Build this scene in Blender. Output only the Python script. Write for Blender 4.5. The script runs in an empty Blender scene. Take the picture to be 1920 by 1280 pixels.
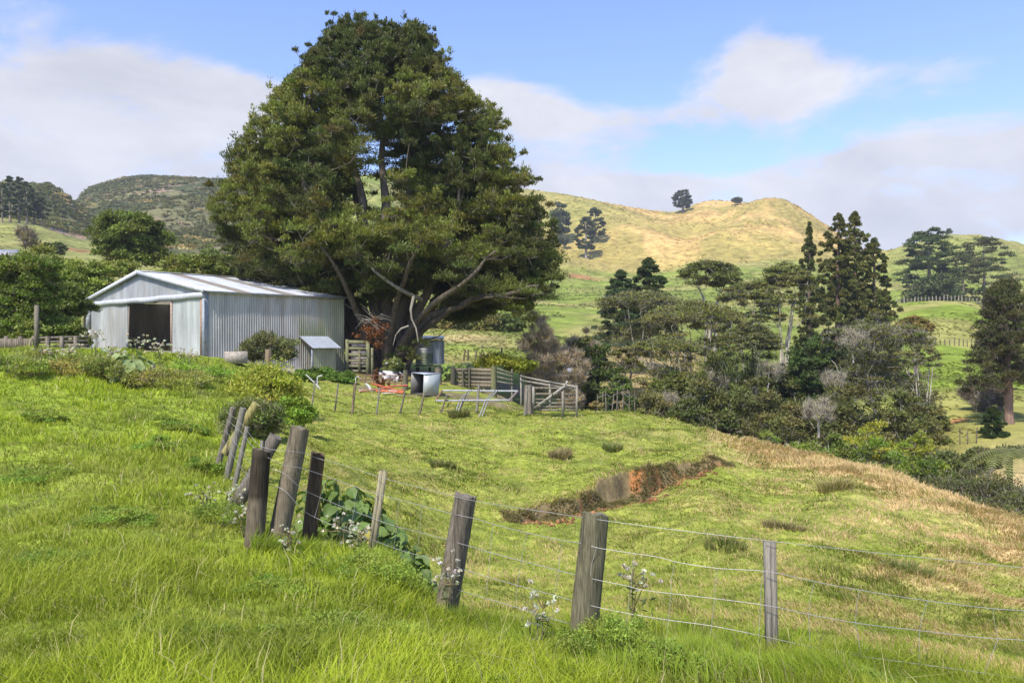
import bpy, math, random
import numpy as np
from mathutils import Vector
random.seed(7); RNG = np.random.default_rng(7)
F = 1493.0; CX, CY = 960.0, 640.0
scene = bpy.context.scene
COL = scene.collection
ROOTLOC = {}

# ------------------------------------------------------------------ helpers
def P(px, py, d):
    return np.array([(px-CX)/F*d, d, -(py-CY)/F*d])
def nrm(v):
    v = np.asarray(v, float); return v/(np.linalg.norm(v, axis=-1, keepdims=True)+1e-12)
def tag(o, label=None, cat=None, group=None, kind=None):
    if label: o['label'] = label
    if cat: o['category'] = cat
    if group: o['group'] = group
    if kind: o['kind'] = kind
    return o
def thing(name, label, cat, loc, group=None):
    o = bpy.data.objects.new(name, None); COL.objects.link(o)
    o.location = [float(a) for a in loc]; o.empty_display_size = 0.3
    ROOTLOC[o.name] = np.array(loc, float)
    return tag(o, label, cat, group)

class MB:
    def __init__(s): s.V=[]; s.Q=[]; s.C=[]; s.n=0
    def add(s, v, f, c=(0.5,0.5,0.5)):
        v = np.asarray(v, float).reshape(-1,3); f = np.asarray(f, np.int64)
        c = np.asarray(c, float)
        if c.ndim == 1: c = np.tile(c, (len(v),1))
        s.V.append(v); s.Q.append(f+s.n); s.C.append(c); s.n += len(v)
    def build(s, name, mat, parent=None, loc=None, smooth=False):
        V = np.concatenate(s.V); C = np.concatenate(s.C)
        if parent is not None: off = ROOTLOC[parent.name]
        else: off = np.array(loc if loc is not None else (0,0,0), float)
        V = V-off
        me = bpy.data.meshes.new(name)
        loops = np.concatenate([q.ravel() for q in s.Q]).astype(np.int32)
        tot = np.concatenate([np.full(len(q), q.shape[1]) for q in s.Q]).astype(np.int32)
        start = np.concatenate([[0], np.cumsum(tot)[:-1]]).astype(np.int32)
        me.vertices.add(len(V)); me.loops.add(len(loops)); me.polygons.add(len(tot))
        me.vertices.foreach_set('co', V.astype(np.float32).ravel())
        me.loops.foreach_set('vertex_index', loops)
        me.polygons.foreach_set('loop_start', start)
        me.polygons.foreach_set('loop_total', tot)
        if smooth: me.polygons.foreach_set('use_smooth', np.ones(len(tot), bool))
        me.update(calc_edges=True)
        at = me.attributes.new('Col', 'FLOAT_COLOR', 'POINT')
        at.data.foreach_set('color', np.concatenate([C, np.ones((len(C),1))],1).astype(np.float32).ravel())
        me.materials.append(mat)
        o = bpy.data.objects.new(name, me); COL.objects.link(o)
        if parent is not None:
            o.parent = parent; ROOTLOC[o.name] = off
        else:
            o.location = off; ROOTLOC[o.name] = off
        return o

# ---- noise
def _h(ix, iy, seed):
    n = (ix.astype(np.int64)*374761393 + iy.astype(np.int64)*668265263 + seed*974634777) & 0x7fffffff
    n = (n ^ (n>>13))*1274126177 & 0x7fffffff
    return ((n ^ (n>>16)) & 0xffff)/65535.0
def vnoise(x, y, seed=0):
    x = np.asarray(x,float); y = np.asarray(y,float)
    ix = np.floor(x); iy = np.floor(y); fx = x-ix; fy = y-iy
    fx = fx*fx*(3-2*fx); fy = fy*fy*(3-2*fy)
    a=_h(ix,iy,seed); b=_h(ix+1,iy,seed); c=_h(ix,iy+1,seed); d=_h(ix+1,iy+1,seed)
    return (a*(1-fx)+b*fx)*(1-fy)+(c*(1-fx)+d*fx)*fy
def fbm(x, y, seed=0, o=4):
    s=0; a=0.5; t=0
    for k in range(o):
        s = s+a*vnoise(x*2**k+k*13.7, y*2**k-k*7.3, seed+k); t+=a; a*=0.5
    return s/t
def sst(a, b, x):
    t = np.clip((np.asarray(x,float)-a)/(b-a),0,1); return t*t*(3-2*t)
def mixc(a, b, t):
    t = np.asarray(t)[...,None]; return np.asarray(a)*(1-t)+np.asarray(b)*t

# ---- shapes
def tube(mb, pts, rad, sides=6, col=(.5,.5,.5), cap=True, jit=0.0):
    pts = np.asarray(pts,float); n=len(pts)
    rad = np.broadcast_to(np.asarray(rad,float), (n,))
    t = np.gradient(pts, axis=0); t = nrm(t)
    ref = np.array([0.31,0.17,0.93]);
    if abs(t[0]@ref)>0.9: ref = np.array([1,0.1,0.0])
    a = nrm(np.cross(t, ref)); b = np.cross(t, a)
    ang = np.arange(sides)/sides*2*np.pi
    r = rad[:,None]*np.ones((1,sides))
    if jit: r = r*(1+jit*(RNG.random((n,sides))-.5)) if jit<1 else r
    v = pts[:,None,:]+ r[...,None]*(np.cos(ang)[None,:,None]*a[:,None,:]+np.sin(ang)[None,:,None]*b[:,None,:])
    v = v.reshape(-1,3)
    i = np.arange(n-1)[:,None]*sides; j = np.arange(sides)[None,:]; j2=(j+1)%sides
    f = np.stack([i+j, i+j2, i+sides+j2, i+sides+j], -1).reshape(-1,4)
    mb.add(v, f, col)
    if cap:
        c = np.array(col) if np.asarray(col).ndim==1 else np.asarray(col)[-1]
        top = v[-sides:]; mb.add(np.vstack([top, pts[-1:]+t[-1:]*rad[-1]*0.15]), np.stack([np.arange(sides),(np.arange(sides)+1)%sides,np.full(sides,sides)],1), c)
        bot = v[:sides]; mb.add(np.vstack([bot, pts[:1]]), np.stack([(np.arange(sides)+1)%sides,np.arange(sides),np.full(sides,sides)],1), c)
BOXF = np.array([[0,3,2,1],[4,5,6,7],[0,1,5,4],[1,2,6,5],[2,3,7,6],[3,0,4,7]])
def hexa(mb, c8, col=(.5,.5,.5)):
    mb.add(np.array(c8,float), BOXF, col)
def beam(mb, p0, p1, w, h, col=(.5,.5,.5), up=(0,0,1)):
    p0=np.asarray(p0,float); p1=np.asarray(p1,float); t=nrm(p1-p0)
    up=np.asarray(up,float)
    s=np.cross(t,up)
    if np.linalg.norm(s)<1e-3: s=np.cross(t,np.array([1.0,0.2,0]))
    s=nrm(s); u=np.cross(s,t)
    c=[]
    for p in (p0,p1):
        for a,b in ((-1,-1),(1,-1),(1,1),(-1,1)): c.append(p+s*a*w/2+u*b*h/2)
    hexa(mb, c, col)
def slab(mb, a, b, c, d, n, th, col=(.5,.5,.5)):
    n=nrm(n)*th; q=[np.asarray(x,float) for x in (a,b,c,d)]
    hexa(mb, q+[x+n for x in q], col)

# ------------------------------------------------------------------ terrain
def Y(d,y): return (d, -(y-CY)/F*d)
def Z(d,z): return (d, z)
nearL = [Z(0.8,-1.68),Z(2,-1.7),Z(4,-1.73)]
COLS = {
-350:[*nearL,Z(8,-1.8),Z(13,-1.8),Z(20,-1.4),Z(26,-.5),Z(30,-.4),Z(45,-.3),Z(80,5),Z(160,16),Z(300,50),Z(420,70),Z(700,60),Z(1600,20)],
0:[*nearL,Z(7.5,-1.82),Z(13,-1.85),Z(20,-1.55),Z(24.5,-.75),Z(28,-.38),Z(45,-.3),Z(60,2.5),Z(80,6),Y(160,472),Y(200,436),Y(250,402),Y(340,352),Z(450,55),Z(1600,20)],
90:[*nearL,Z(7.5,-1.82),Z(13,-1.85),Z(20,-1.6),Z(24.5,-.85),Z(28,-.4),Z(45,-.4),Z(60,2.3),Z(80,6),Y(160,480),Y(200,452),Y(250,428),Y(350,355),Z(450,60),Z(1600,20)],
165:[*nearL,Z(7.5,-1.82),Z(13,-1.85),Z(20,-1.65),Z(24.5,-.95),Z(28,-.42),Z(48,-.5),Z(62,2.2),Z(80,6),Y(160,484),Y(220,455),Y(360,400),Y(540,369),Z(700,60),Z(1600,20)],
270:[*nearL,Z(8,-1.85),Z(14,-1.88),Z(21,-1.7),Z(26,-1.0),Z(30,-.5),Z(48,-.55),Z(62,2.2),Z(80,5.5),Y(160,490),Y(250,455),Y(360,415),Y(560,345),Z(760,80),Z(1600,20)],
400:[Z(0.8,-1.68),Z(2,-1.7),Z(4,-1.77),Z(8,-1.95),Z(14,-1.98),Z(20,-1.85),Z(26,-1.3),Z(31,-.85),Z(38,-.75),Z(50,-.6),Z(62,1.8),Z(80,5),Y(160,492),Y(360,420),Y(560,350),Z(760,80),Z(1600,20)],
550:[Z(0.8,-1.7),Z(2,-1.72),Z(4,-1.8),Z(6,-1.93),Z(8,-2.03),Z(10,-2.2),Y(15,855),Y(20,805),Y(26,770),Y(32,723),Y(41,692),Z(50,-1.2),Z(62,.5),Z(100,6),Y(200,505),Y(360,430),Y(580,352),Z(760,80),Z(1600,20)],
700:[Z(0.8,-1.7),Z(2,-1.72),Z(4,-1.83),Z(6,-1.97),Y(7.6,1035),Z(9.5,-2.65),Y(14,922),Y(20,845),Y(27,781),Y(35,737),Y(42,706),Z(50,-1.8),Z(70,-1),Z(120,6),Y(250,520),Y(600,355),Z(800,80),Z(1600,20)],
850:[Z(0.8,-1.7),Z(2,-1.73),Z(4,-1.9),Z(5.6,-2.1),Y(6.8,1168),Z(8.6,-2.85),Z(13,-3.2),Y(17,915),Y(22,845),Y(29,777),Y(36,741),Y(45,712),Z(58,-2.2),Y(75,650),Y(92,620),Z(112,-3.5),Y(150,600),Y(250,540),Y(400,470),Y(620,360),Z(900,80),Z(1600,20)],
1000:[Z(0.8,-1.7),Z(2,-1.75),Z(4,-1.95),Z(6.4,-2.35),Z(9.3,-3.05),Z(14,-3.45),Y(20,888),Y(26,822),Y(31,777),Z(37,-3.2),Z(48,-4),Y(75,655),Y(92,626),Z(115,-4),Y(160,600),Y(230,560),Y(400,480),Y(620,366),Z(900,80),Z(1600,20)],
1180:[Z(0.8,-1.7),Z(2,-1.75),Z(4,-1.95),Z(5,-2.06),Y(6,1195),Z(9,-2.95),Z(14,-3.4),Y(20,895),Y(26,826),Y(33,772),Z(38,-3.9),Z(48,-7),Y(68,722),Y(90,655),Z(112,-1),Y(150,612),Y(220,560),Y(330,525),Y(420,482),Y(620,396),Z(900,80),Z(1600,20)],
1262:[Z(0.8,-1.7),Z(2,-1.75),Z(4,-1.93),Z(5,-2.07),Y(6,1200),Z(9,-2.92),Z(13.5,-3.3),Y(20,888),Y(25.5,829),Y(31,788),Z(36,-4.4),Z(46,-8),Y(72,712),Y(95,655),Z(114,-1),Y(150,612),Y(220,561),Y(330,515),Y(420,486),Y(500,452),Y(590,400),Z(850,75),Z(1600,20)],
1330:[Z(0.8,-1.7),Z(2,-1.75),Z(4,-1.92),Z(5,-2.08),Z(6,-2.3),Z(9,-2.9),Z(13,-3.2),Y(20,880),Y(25,833),Y(29,805),Z(34,-5),Z(45,-9),Z(60,-10),Z(80,-6),Y(110,650),Y(150,612),Y(220,562),Y(330,505),Y(420,470),Y(500,425),Y(600,380),Z(850,70),Z(1600,20)],
1470:[Z(0.8,-1.7),Z(2,-1.75),Z(4,-1.92),Z(4.8,-2.03),Y(5.6,1238),Z(9,-2.85),Z(13,-3.2),Y(19,907),Y(25,843),Z(30,-5.5),Z(45,-11),Z(60,-12),Z(80,-8),Z(110,-2),Y(160,600),Y(220,550),Y(330,500),Y(420,472),Y(560,382),Z(800,60),Z(1600,20)],
1560:[Z(0.8,-1.7),Z(2,-1.75),Z(4,-1.93),Z(5.6,-2.25),Z(9,-2.9),Z(13,-3.25),Y(18,918),Y(23,862),Z(28,-5.4),Z(43,-11),Z(60,-12),Z(80,-8),Z(110,-2),Y(160,600),Y(220,550),Y(330,510),Y(420,476),Y(520,432),Z(750,45),Z(1600,20)],
1650:[Z(0.8,-1.7),Z(2,-1.76),Z(4,-1.95),Z(5.6,-2.3),Z(9,-2.95),Z(13,-3.3),Y(17,940),Y(21,883),Z(26,-5.5),Z(40,-11),Z(60,-11.5),Z(80,-8),Y(110,690),Y(160,600),Y(200,577),Z(230,8),Y(330,520),Y(420,477),Z(520,44),Z(750,40),Z(1600,20)],
1780:[Z(0.8,-1.7),Z(2,-1.76),Z(4,-1.97),Z(5.4,-2.32),Z(9,-3.05),Z(13,-3.4),Y(16,965),Y(19.5,928),Z(24,-6),Z(36,-9.5),Y(50,908),Y(65,795),Y(85,730),Y(130,645),Y(190,571),Z(225,8),Y(300,530),Y(420,441),Z(600,35),Z(1600,20)],
1920:[Z(0.8,-1.7),Z(2,-1.76),Z(4,-1.98),Z(5.4,-2.36),Z(9,-3.1),Z(13,-3.5),Y(16,975),Z(20,-5.4),Z(30,-8),Y(45,905),Y(60,800),Y(85,735),Y(130,655),Y(190,585),Z(225,6),Y(300,545),Y(420,458),Z(600,35),Z(1600,20)],
2250:[Z(0.8,-1.7),Z(2,-1.76),Z(4,-1.98),Z(5.4,-2.36),Z(9,-3.1),Z(13,-3.6),Z(16,-4.2),Z(20,-5.6),Z(30,-8),Z(45,-8),Z(60,-6.4),Z(85,-5.4),Z(130,-1),Z(190,7),Z(225,6),Z(300,15),Z(420,40),Z(600,35),Z(1600,20)],
}
LG = np.linspace(math.log(0.8), math.log(1600), 420)
def pchip(x, y, q):
    x=np.asarray(x,float); y=np.asarray(y,float); h=np.diff(x); s=np.diff(y)/h
    m=np.zeros(len(x)); m[0]=s[0]; m[-1]=s[-1]
    for i in range(1,len(x)-1):
        if s[i-1]*s[i]>0:
            w1=2*h[i]+h[i-1]; w2=h[i]+2*h[i-1]; m[i]=(w1+w2)/(w1/s[i-1]+w2/s[i])
    k=np.clip(np.searchsorted(x,q)-1,0,len(x)-2); t=(q-x[k])/h[k]
    return ((1+2*t)*(1-t)**2)*y[k]+(t*(1-t)**2)*h[k]*m[k]+(t*t*(3-2*t))*y[k+1]+(t*t*(t-1))*h[k]*m[k+1]
CPX = np.array(sorted(COLS)); TAB = np.array([pchip([math.log(a) for a,_ in COLS[c]],[b for _,b in COLS[c]],LG) for c in CPX])
# resample across columns to a regular px grid (pchip per row, monotone = no ripples)
GPX = np.linspace(-350,2250,261)
TAB2 = np.array([pchip(CPX, TAB[:,k], GPX) for k in range(len(LG))]).T
_k = np.array([1,2,3,2,1.])/9
_p = np.pad(TAB2,((2,2),(0,0)),mode='edge'); TAB2 = sum(_k[i]*_p[i:i+len(GPX)] for i in range(5))
def base_h(px, d):
    a=(np.clip(px,-350,2250)+350)/2600*(len(GPX)-1); b=(np.log(np.clip(d,0.8,1600))-LG[0])/(LG[-1]-LG[0])*(len(LG)-1)
    i=np.clip(np.floor(a).astype(int),0,len(GPX)-2); j=np.clip(np.floor(b).astype(int),0,len(LG)-2); a=a-i; b=b-j
    return (TAB2[i,j]*(1-b)+TAB2[i,j+1]*b)*(1-a)+(TAB2[i+1,j]*(1-b)+TAB2[i+1,j+1]*b)*a
TH0 = math.atan((-350-CX)/F); TH1 = math.atan((2250-CX)/F)
SCARP = np.array([P(930,985,15.2)[:2],P(1010,985,15.6)[:2],P(1090,975,16.6)[:2],P(1160,945,17.6)[:2],P(1215,905,19)[:2],P(1290,888,20.2)[:2],P(1370,872,21.2)[:2]])
SCARP_H = np.array([.1,.32,.42,.72,.66,.42,.1])
def seg_dist(x,y,line):
    best=np.full(np.shape(x),1e9); side=np.zeros(np.shape(x)); par=np.zeros(np.shape(x))
    for i in range(len(line)-1):
        a=line[i]; b=line[i+1]; e=b-a; L=e@e
        t=np.clip(((x-a[0])*e[0]+(y-a[1])*e[1])/L,0,1)
        dx=x-(a[0]+t*e[0]); dy=y-(a[1]+t*e[1]); dd=np.hypot(dx,dy)
        m=dd<best; best=np.where(m,dd,best); side=np.where(m,np.sign(e[0]*dy-e[1]*dx),side); par=np.where(m,i+t,par)
    return best,side,par
SPURS = [([(1350,385,590),(1300,420,520),(1225,465,450),(1165,505,400)],11,24),
         ([(1490,384,540),(1445,420,490),(1400,470,420),(1380,490,380)],14,30),([(1412,385,575),(1345,445,490),(1290,490,420)],-7,18),
         ([(1060,368,610),(1110,420,520),(1120,500,420)],6,35),
         ([(60,380,330),(110,420,260)],5,22),([(300,350,540),(360,400,420),(340,440,330)],9,32),([(210,360,540),(200,410,400)],7,28)]
def H(x, y, detail=True):
    x=np.asarray(x,float); y=np.asarray(y,float)
    r=np.hypot(x,y)+1e-6; th=np.arctan2(x,y); thc=np.clip(th,TH0,TH1)
    px=CX+F*np.tan(thc); d=r*np.cos(thc)
    h=base_h(px,d)
    out=np.maximum(np.maximum(TH0-th,th-TH1),0)/(math.pi-max(-TH0,TH1))
    other=base_h(np.where(th>0,-350.0,2250.0),d)
    w=0.5*sst(0.1,1,out); h=h*(1-w)+other*w
    for pts,A,wd in SPURS:
        L=np.array([P(*p)[:2] for p in pts]); dd,_,par=seg_dist(x,y,L)
        h=h+A*np.exp(-(dd/wd)**2)*sst(.35,1.3,par)*sst(0,.6,len(pts)-1-par)
    # slip scarp
    dd,side,par=seg_dist(x,y,SCARP)
    sh=np.interp(par,np.arange(len(SCARP_H)),SCARP_H)*(0.8+.4*vnoise(x*1.3,y*1.3,5))
    s=dd*side+ (vnoise(x*1.6,y*1.6,3)-.5)*.5
    fall=np.exp(-np.maximum(s-0.0,0)/2.6)*sst(-0.22,0.04,s)
    h=h+sh*0.55*fall - sh*0.30*np.exp(-np.maximum(-s,0)/1.6)*(s<0.0)*sst(0,-.12,s)
    if detail:
        near=np.exp(-np.maximum(r-45,0)/40)
        h=h+near*((fbm(x*.55,y*.55,11)-.5)*.30*sst(2,9,r)+(fbm(x*1.9,y*1.9,21,3)-.5)*(.13+.12*sst(8,12,y))*sst(3,12,r))
        h=h+(1-near)*((fbm(x*.022,y*.022,31)-.5)*5.0*sst(60,300,r)*(1-.7*sst(480,560,r))-abs(fbm(x*.03+7,y*.03,33,3)-.5)*9*sst(250,330,r)*(1-sst(470,540,r))+(fbm(x*.12,y*.12,35,3)-.5)*1.3*sst(60,200,r))
        # narrow stock tracks contouring steep far slopes
        tr=np.sin(h*2.6+fbm(x*.03,y*.03,44)*9); h=h+(tr*.42)*sst(150,350,r)
    return h
def Hs(x,y): return float(H(np.array([x]),np.array([y]))[0])
def G(px, d):
    x=(px-CX)/F*d; return np.array([x,d,Hs(x,d)])
FPX=[-400,300,418,478,563,597,710,850,1105,1443,1920,2300]; FD=[40,16,12,7.8,7.9,8.2,7.6,6.8,6.05,5.6,5.4,5.2]
CRX=[-400,1000,1180,1330,1470,1560,1650,1780,1920,2300]; CRD=[60,31,33,29,25,23,21,19.5,16,15]
def zones(x,y):
    """dry fraction, height scale, lushness for pasture at world x,y"""
    yy=np.maximum(y,0.3); px=CX+F*x/yy; d=yy
    nearside=np.where(px<446+ (d>14)*40,1.0,(d<np.interp(px,FPX,FD)+.15).astype(float))
    cr=np.interp(px,CRX,CRD); q=d/cr
    n1=fbm(x*.5,y*.5,51); n2=fbm(x*1.6,y*1.6,61,3)
    right=sst(1180,1900,px)
    dry=0.06+.16*sst(.5,.66,n1)*(.5+.5*right)+.50*right*sst(.42,.62,n2)
    dry=dry+sst(1270,1420,px)*sst(.70,.95,q+.12*(n2-.5))*.85
    dry=dry+(.22*sst(.56,.70,n2)*(px>560))
    dry=np.where(nearside>0,0.03+.1*sst(.6,.75,n2),dry)
    return np.clip(dry,0,1),nearside,px,d,n1,n2
GREEN=np.array([.235,.275,.040]); LUSH=np.array([.220,.290,.028]); DKG=np.array([.110,.145,.028]); STRAW=np.array([.50,.37,.17]); OLIVE=np.array([.20,.21,.055])
def ground_col(x,y,h):
    dry,ns,px,d,n1,n2=zones(x,y); r=np.hypot(x,y)
    g=mixc(GREEN,LUSH,ns); g=mixc(g,DKG,.55*sst(.55,.75,fbm(x*.9+9,y*.9,71)))
    c=mixc(g,STRAW,dry)
    # orange clay on the scarp face
    dd,side,par=seg_dist(x,y,SCARP); s=dd*side+(vnoise(x*1.6,y*1.6,3)-.5)*.5
    cl=sst(-.4,-.14,s)*(1-sst(.0,.1,s))*((par>.05)&(par<5.9))
    clay=mixc((.22,.16,.085),(.44,.165,.06),sst(.54,.62,fbm(x*1.7+2,y*1.7,81))*(.35+.65*np.exp(-((par-3.2)/.8)**2)))
    c=mixc(c,clay,cl*.95)
    # far land
    hn=fbm(x*.012,y*.012,91); hn2=fbm(x*.05,y*.05,95)
    far=sst(44,60,d)
    hn3=fbm(x*.22,y*.22,96,3); fieldg=mixc((.21,.255,.045),(.37,.32,.11),sst(.4,.66,hn2)*.8); fieldg=mixc(fieldg,(.15,.17,.045),sst(.55,.75,hn3)*.6)
    tan_=mixc((.56,.375,.135),(.37,.29,.085),sst(.42,.60,hn2)); trk=np.abs(np.sin(h*1.3+fbm(x*.03,y*.03,44)*4.5)); tan_=mixc(tan_,(.29,.20,.10),(1-sst(.0,.22,trk))*.5)
    bighill=sst(330,420,d+ (hn2-.5)*60)*(px>900)
    tanw=bighill*np.clip(.55+.75*sst(1060,1360,px+(hn2-.5)*260+(h-70)*1.2)-.55*sst(1610,1680,px)+(hn-.5)*1.2,0,1)
    fc=mixc(fieldg,tan_,tanw)
    knoll=np.exp(-((px-900)/150)**2)*sst(55,65,d)*(1-sst(96,105,d))
    fc=mixc(fc,(.52,.40,.18),knoll*np.clip(.35+1.6*(fbm(x*.16,y*.16,97)-.45),0,.85))
    tk=sst(1100,1160,px)*(1-sst(1290,1330,px))*sst(50,60,d)*(1-sst(108,125,d)); fc=mixc(fc,(.45,.33,.15),tk*.85)
    left=1-sst(430,520,px)
    scr=mixc((.075,.085,.032),(.17,.16,.07),sst(.45,.65,fbm(x*.04,y*.04,99))); scr=mixc(scr,(.36,.24,.17),sst(.69,.75,fbm(x*.07+4,y*.11,101)))
    fc=mixc(fc,(.28,.265,.09),left*.7)
    forest=left*sst(215,240,d+(px-60)*.12+(hn2-.5)*30); fc=mixc(fc,scr,forest); fc=mixc(fc,(.15,.17,.045),sst(1690,1740,px)*sst(20,26,d)*(1-sst(58,75,d))*.7)
    rt=sst(1650,1700,px); fc=mixc(fc,mixc((.21,.27,.035),(.36,.31,.10),sst(.5,.66,hn2)*.7),rt*(1-sst(250,300,d))); fc=mixc(fc,(.27,.27,.08),rt*sst(300,400,d)*.7)
    # clay slips on the far side of the valley
    for sx,sy,sd,rr in ((1795,772,66,1.5),(130,457,190,9),(105,410,240,7),(1090,508,345,9)):
        q=P(sx,sy,sd); e=np.hypot((x-q[0])/rr,(y-q[1])/(rr*.9))+(vnoise(x*.9,y*.9,7)-.5)*.5; fc=mixc(fc,(.42,.19,.09),(1-sst(.6,1.0,e))*.8)
    c=mixc(c,fc,far)
    yard=(px>640)&(px<985)&(d>34)&(d<56); yn=sst(.36,.5,vnoise(x*.5,y*.5,107)); c=mixc(c,(.20,.15,.10),np.where(yard,.8*yn,0))
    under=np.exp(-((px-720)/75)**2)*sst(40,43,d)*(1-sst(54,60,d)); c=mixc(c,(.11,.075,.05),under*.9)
    inside=(px>160)&(px<640)&(d>37.5)&(d<56); c=mixc(c,(.34,.30,.25),np.where(inside,.9,0))
    return c
# ------------------------------------------------------------------ materials
def newmat(name):
    m=bpy.data.materials.new(name); m.use_nodes=True; nt=m.node_tree; nt.nodes.clear()
    return m,nt,nt.nodes.new('ShaderNodeOutputMaterial')
def N(nt,t,**k):
    n=nt.nodes.new(t)
    for a,b in k.items(): setattr(n,a,b)
    return n
def vmat(name, rough=.7, transl=0.0, namt=.35, nscale=8, stretch=(1,1,1), metallic=0, bump=0, bscale=None, spec=.3, tcol=(1.15,1.25,.6), coords='Object', dark=None):
    m,nt,out=newmat(name); L=nt.links.new
    at=N(nt,'ShaderNodeAttribute',attribute_name='Col')
    tc=N(nt,'ShaderNodeTexCoord'); mp=N(nt,'ShaderNodeMapping'); mp.inputs['Scale'].default_value=stretch; L(tc.outputs[coords],mp.inputs[0])
    nz=N(nt,'ShaderNodeTexNoise'); nz.inputs['Scale'].default_value=nscale; nz.inputs['Detail'].default_value=5; nz.inputs['Roughness'].default_value=.62; L(mp.outputs[0],nz.inputs['Vector'])
    mr=N(nt,'ShaderNodeMapRange'); mr.inputs[1].default_value=.3; mr.inputs[2].default_value=.7; mr.inputs[3].default_value=1-namt; mr.inputs[4].default_value=1+namt; L(nz.outputs['Fac'],mr.inputs[0])
    mu=N(nt,'ShaderNodeVectorMath',operation='SCALE'); L(at.outputs['Color'],mu.inputs[0]); L(mr.outputs[0],mu.inputs['Scale'])
    colr=mu.outputs[0]
    if dark is not None:
        n2=N(nt,'ShaderNodeTexNoise'); n2.inputs['Scale'].default_value=dark[1]; n2.inputs['Detail'].default_value=6; L(mp.outputs[0],n2.inputs['Vector'])
        r2=N(nt,'ShaderNodeMapRange'); r2.inputs[1].default_value=dark[2]; r2.inputs[2].default_value=dark[3]; L(n2.outputs['Fac'],r2.inputs[0])
        mx=N(nt,'ShaderNodeMix',data_type='RGBA'); L(r2.outputs[0],mx.inputs[0]); L(colr,mx.inputs[6]); mx.inputs[7].default_value=(*dark[0],1); colr=mx.outputs[2]
    pb=N(nt,'ShaderNodeBsdfPrincipled'); pb.inputs['Roughness'].default_value=rough; pb.inputs['Metallic'].default_value=metallic; pb.inputs['Specular IOR Level'].default_value=spec
    L(colr,pb.inputs['Base Color']); sh=pb.outputs[0]
    if bump:
        bp=N(nt,'ShaderNodeBump'); bp.inputs['Strength'].default_value=bump; bp.inputs['Distance'].default_value=(bscale or .02); L(nz.outputs['Fac'],bp.inputs['Height']); L(bp.outputs[0],pb.inputs['Normal'])
    if transl:
        tb=N(nt,'ShaderNodeBsdfTranslucent'); ml=N(nt,'ShaderNodeVectorMath',operation='MULTIPLY'); L(colr,ml.inputs[0]); ml.inputs[1].default_value=tcol; L(ml.outputs[0],tb.inputs[0])
        ms=N(nt,'ShaderNodeMixShader'); ms.inputs[0].default_value=transl; L(sh,ms.inputs[1]); L(tb.outputs[0],ms.inputs[2]); sh=ms.outputs[0]
    L(sh,out.inputs[0]); return m
M_grass=vmat('grass_blades',rough=.55,transl=.38,namt=.12,nscale=3,spec=.25)
M_leaf=vmat('leaves',rough=.6,transl=.32,namt=.15,nscale=2,spec=.3)
M_gloss=vmat('broad_leaves',rough=.5,transl=.25,namt=.15,nscale=9,spec=.25)
M_bark=vmat('bark',rough=.9,namt=.45,nscale=5,stretch=(1.6,1.6,.35),bump=.6,bscale=.05,spec=.1)
M_twig=vmat('twigs',rough=.9,namt=.2,nscale=3,spec=.1)
M_wood=vmat('weathered_wood',rough=.88,namt=.55,nscale=26,stretch=(3,3,.22),bump=.9,bscale=.012,spec=.15,dark=((.05,.04,.03),4,.56,.72))
M_iron=vmat('galvanised_iron',rough=.5,namt=.22,nscale=2.2,stretch=(1,1,.22),metallic=.15,spec=.35,dark=((.27,.19,.12),1.6,.60,.84))
M_roof=vmat('roof_iron',rough=.45,namt=.16,nscale=2.5,metallic=.2,spec=.5)
M_metal=vmat('steel',rough=.7,namt=.22,nscale=5,metallic=.15,spec=.3)
M_rust=vmat('rusted_steel',rough=.85,namt=.4,nscale=12,spec=.2)
M_wire=vmat('fence_wire',rough=.35,namt=.1,nscale=20,metallic=.3,spec=.5)
M_plast=vmat('painted_plastic',rough=.45,namt=.12,nscale=10,spec=.4)
M_conc=vmat('concrete',rough=.9,namt=.3,nscale=9)
M_coat=vmat('cow_coat',rough=.8,namt=.12,nscale=20)
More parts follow.
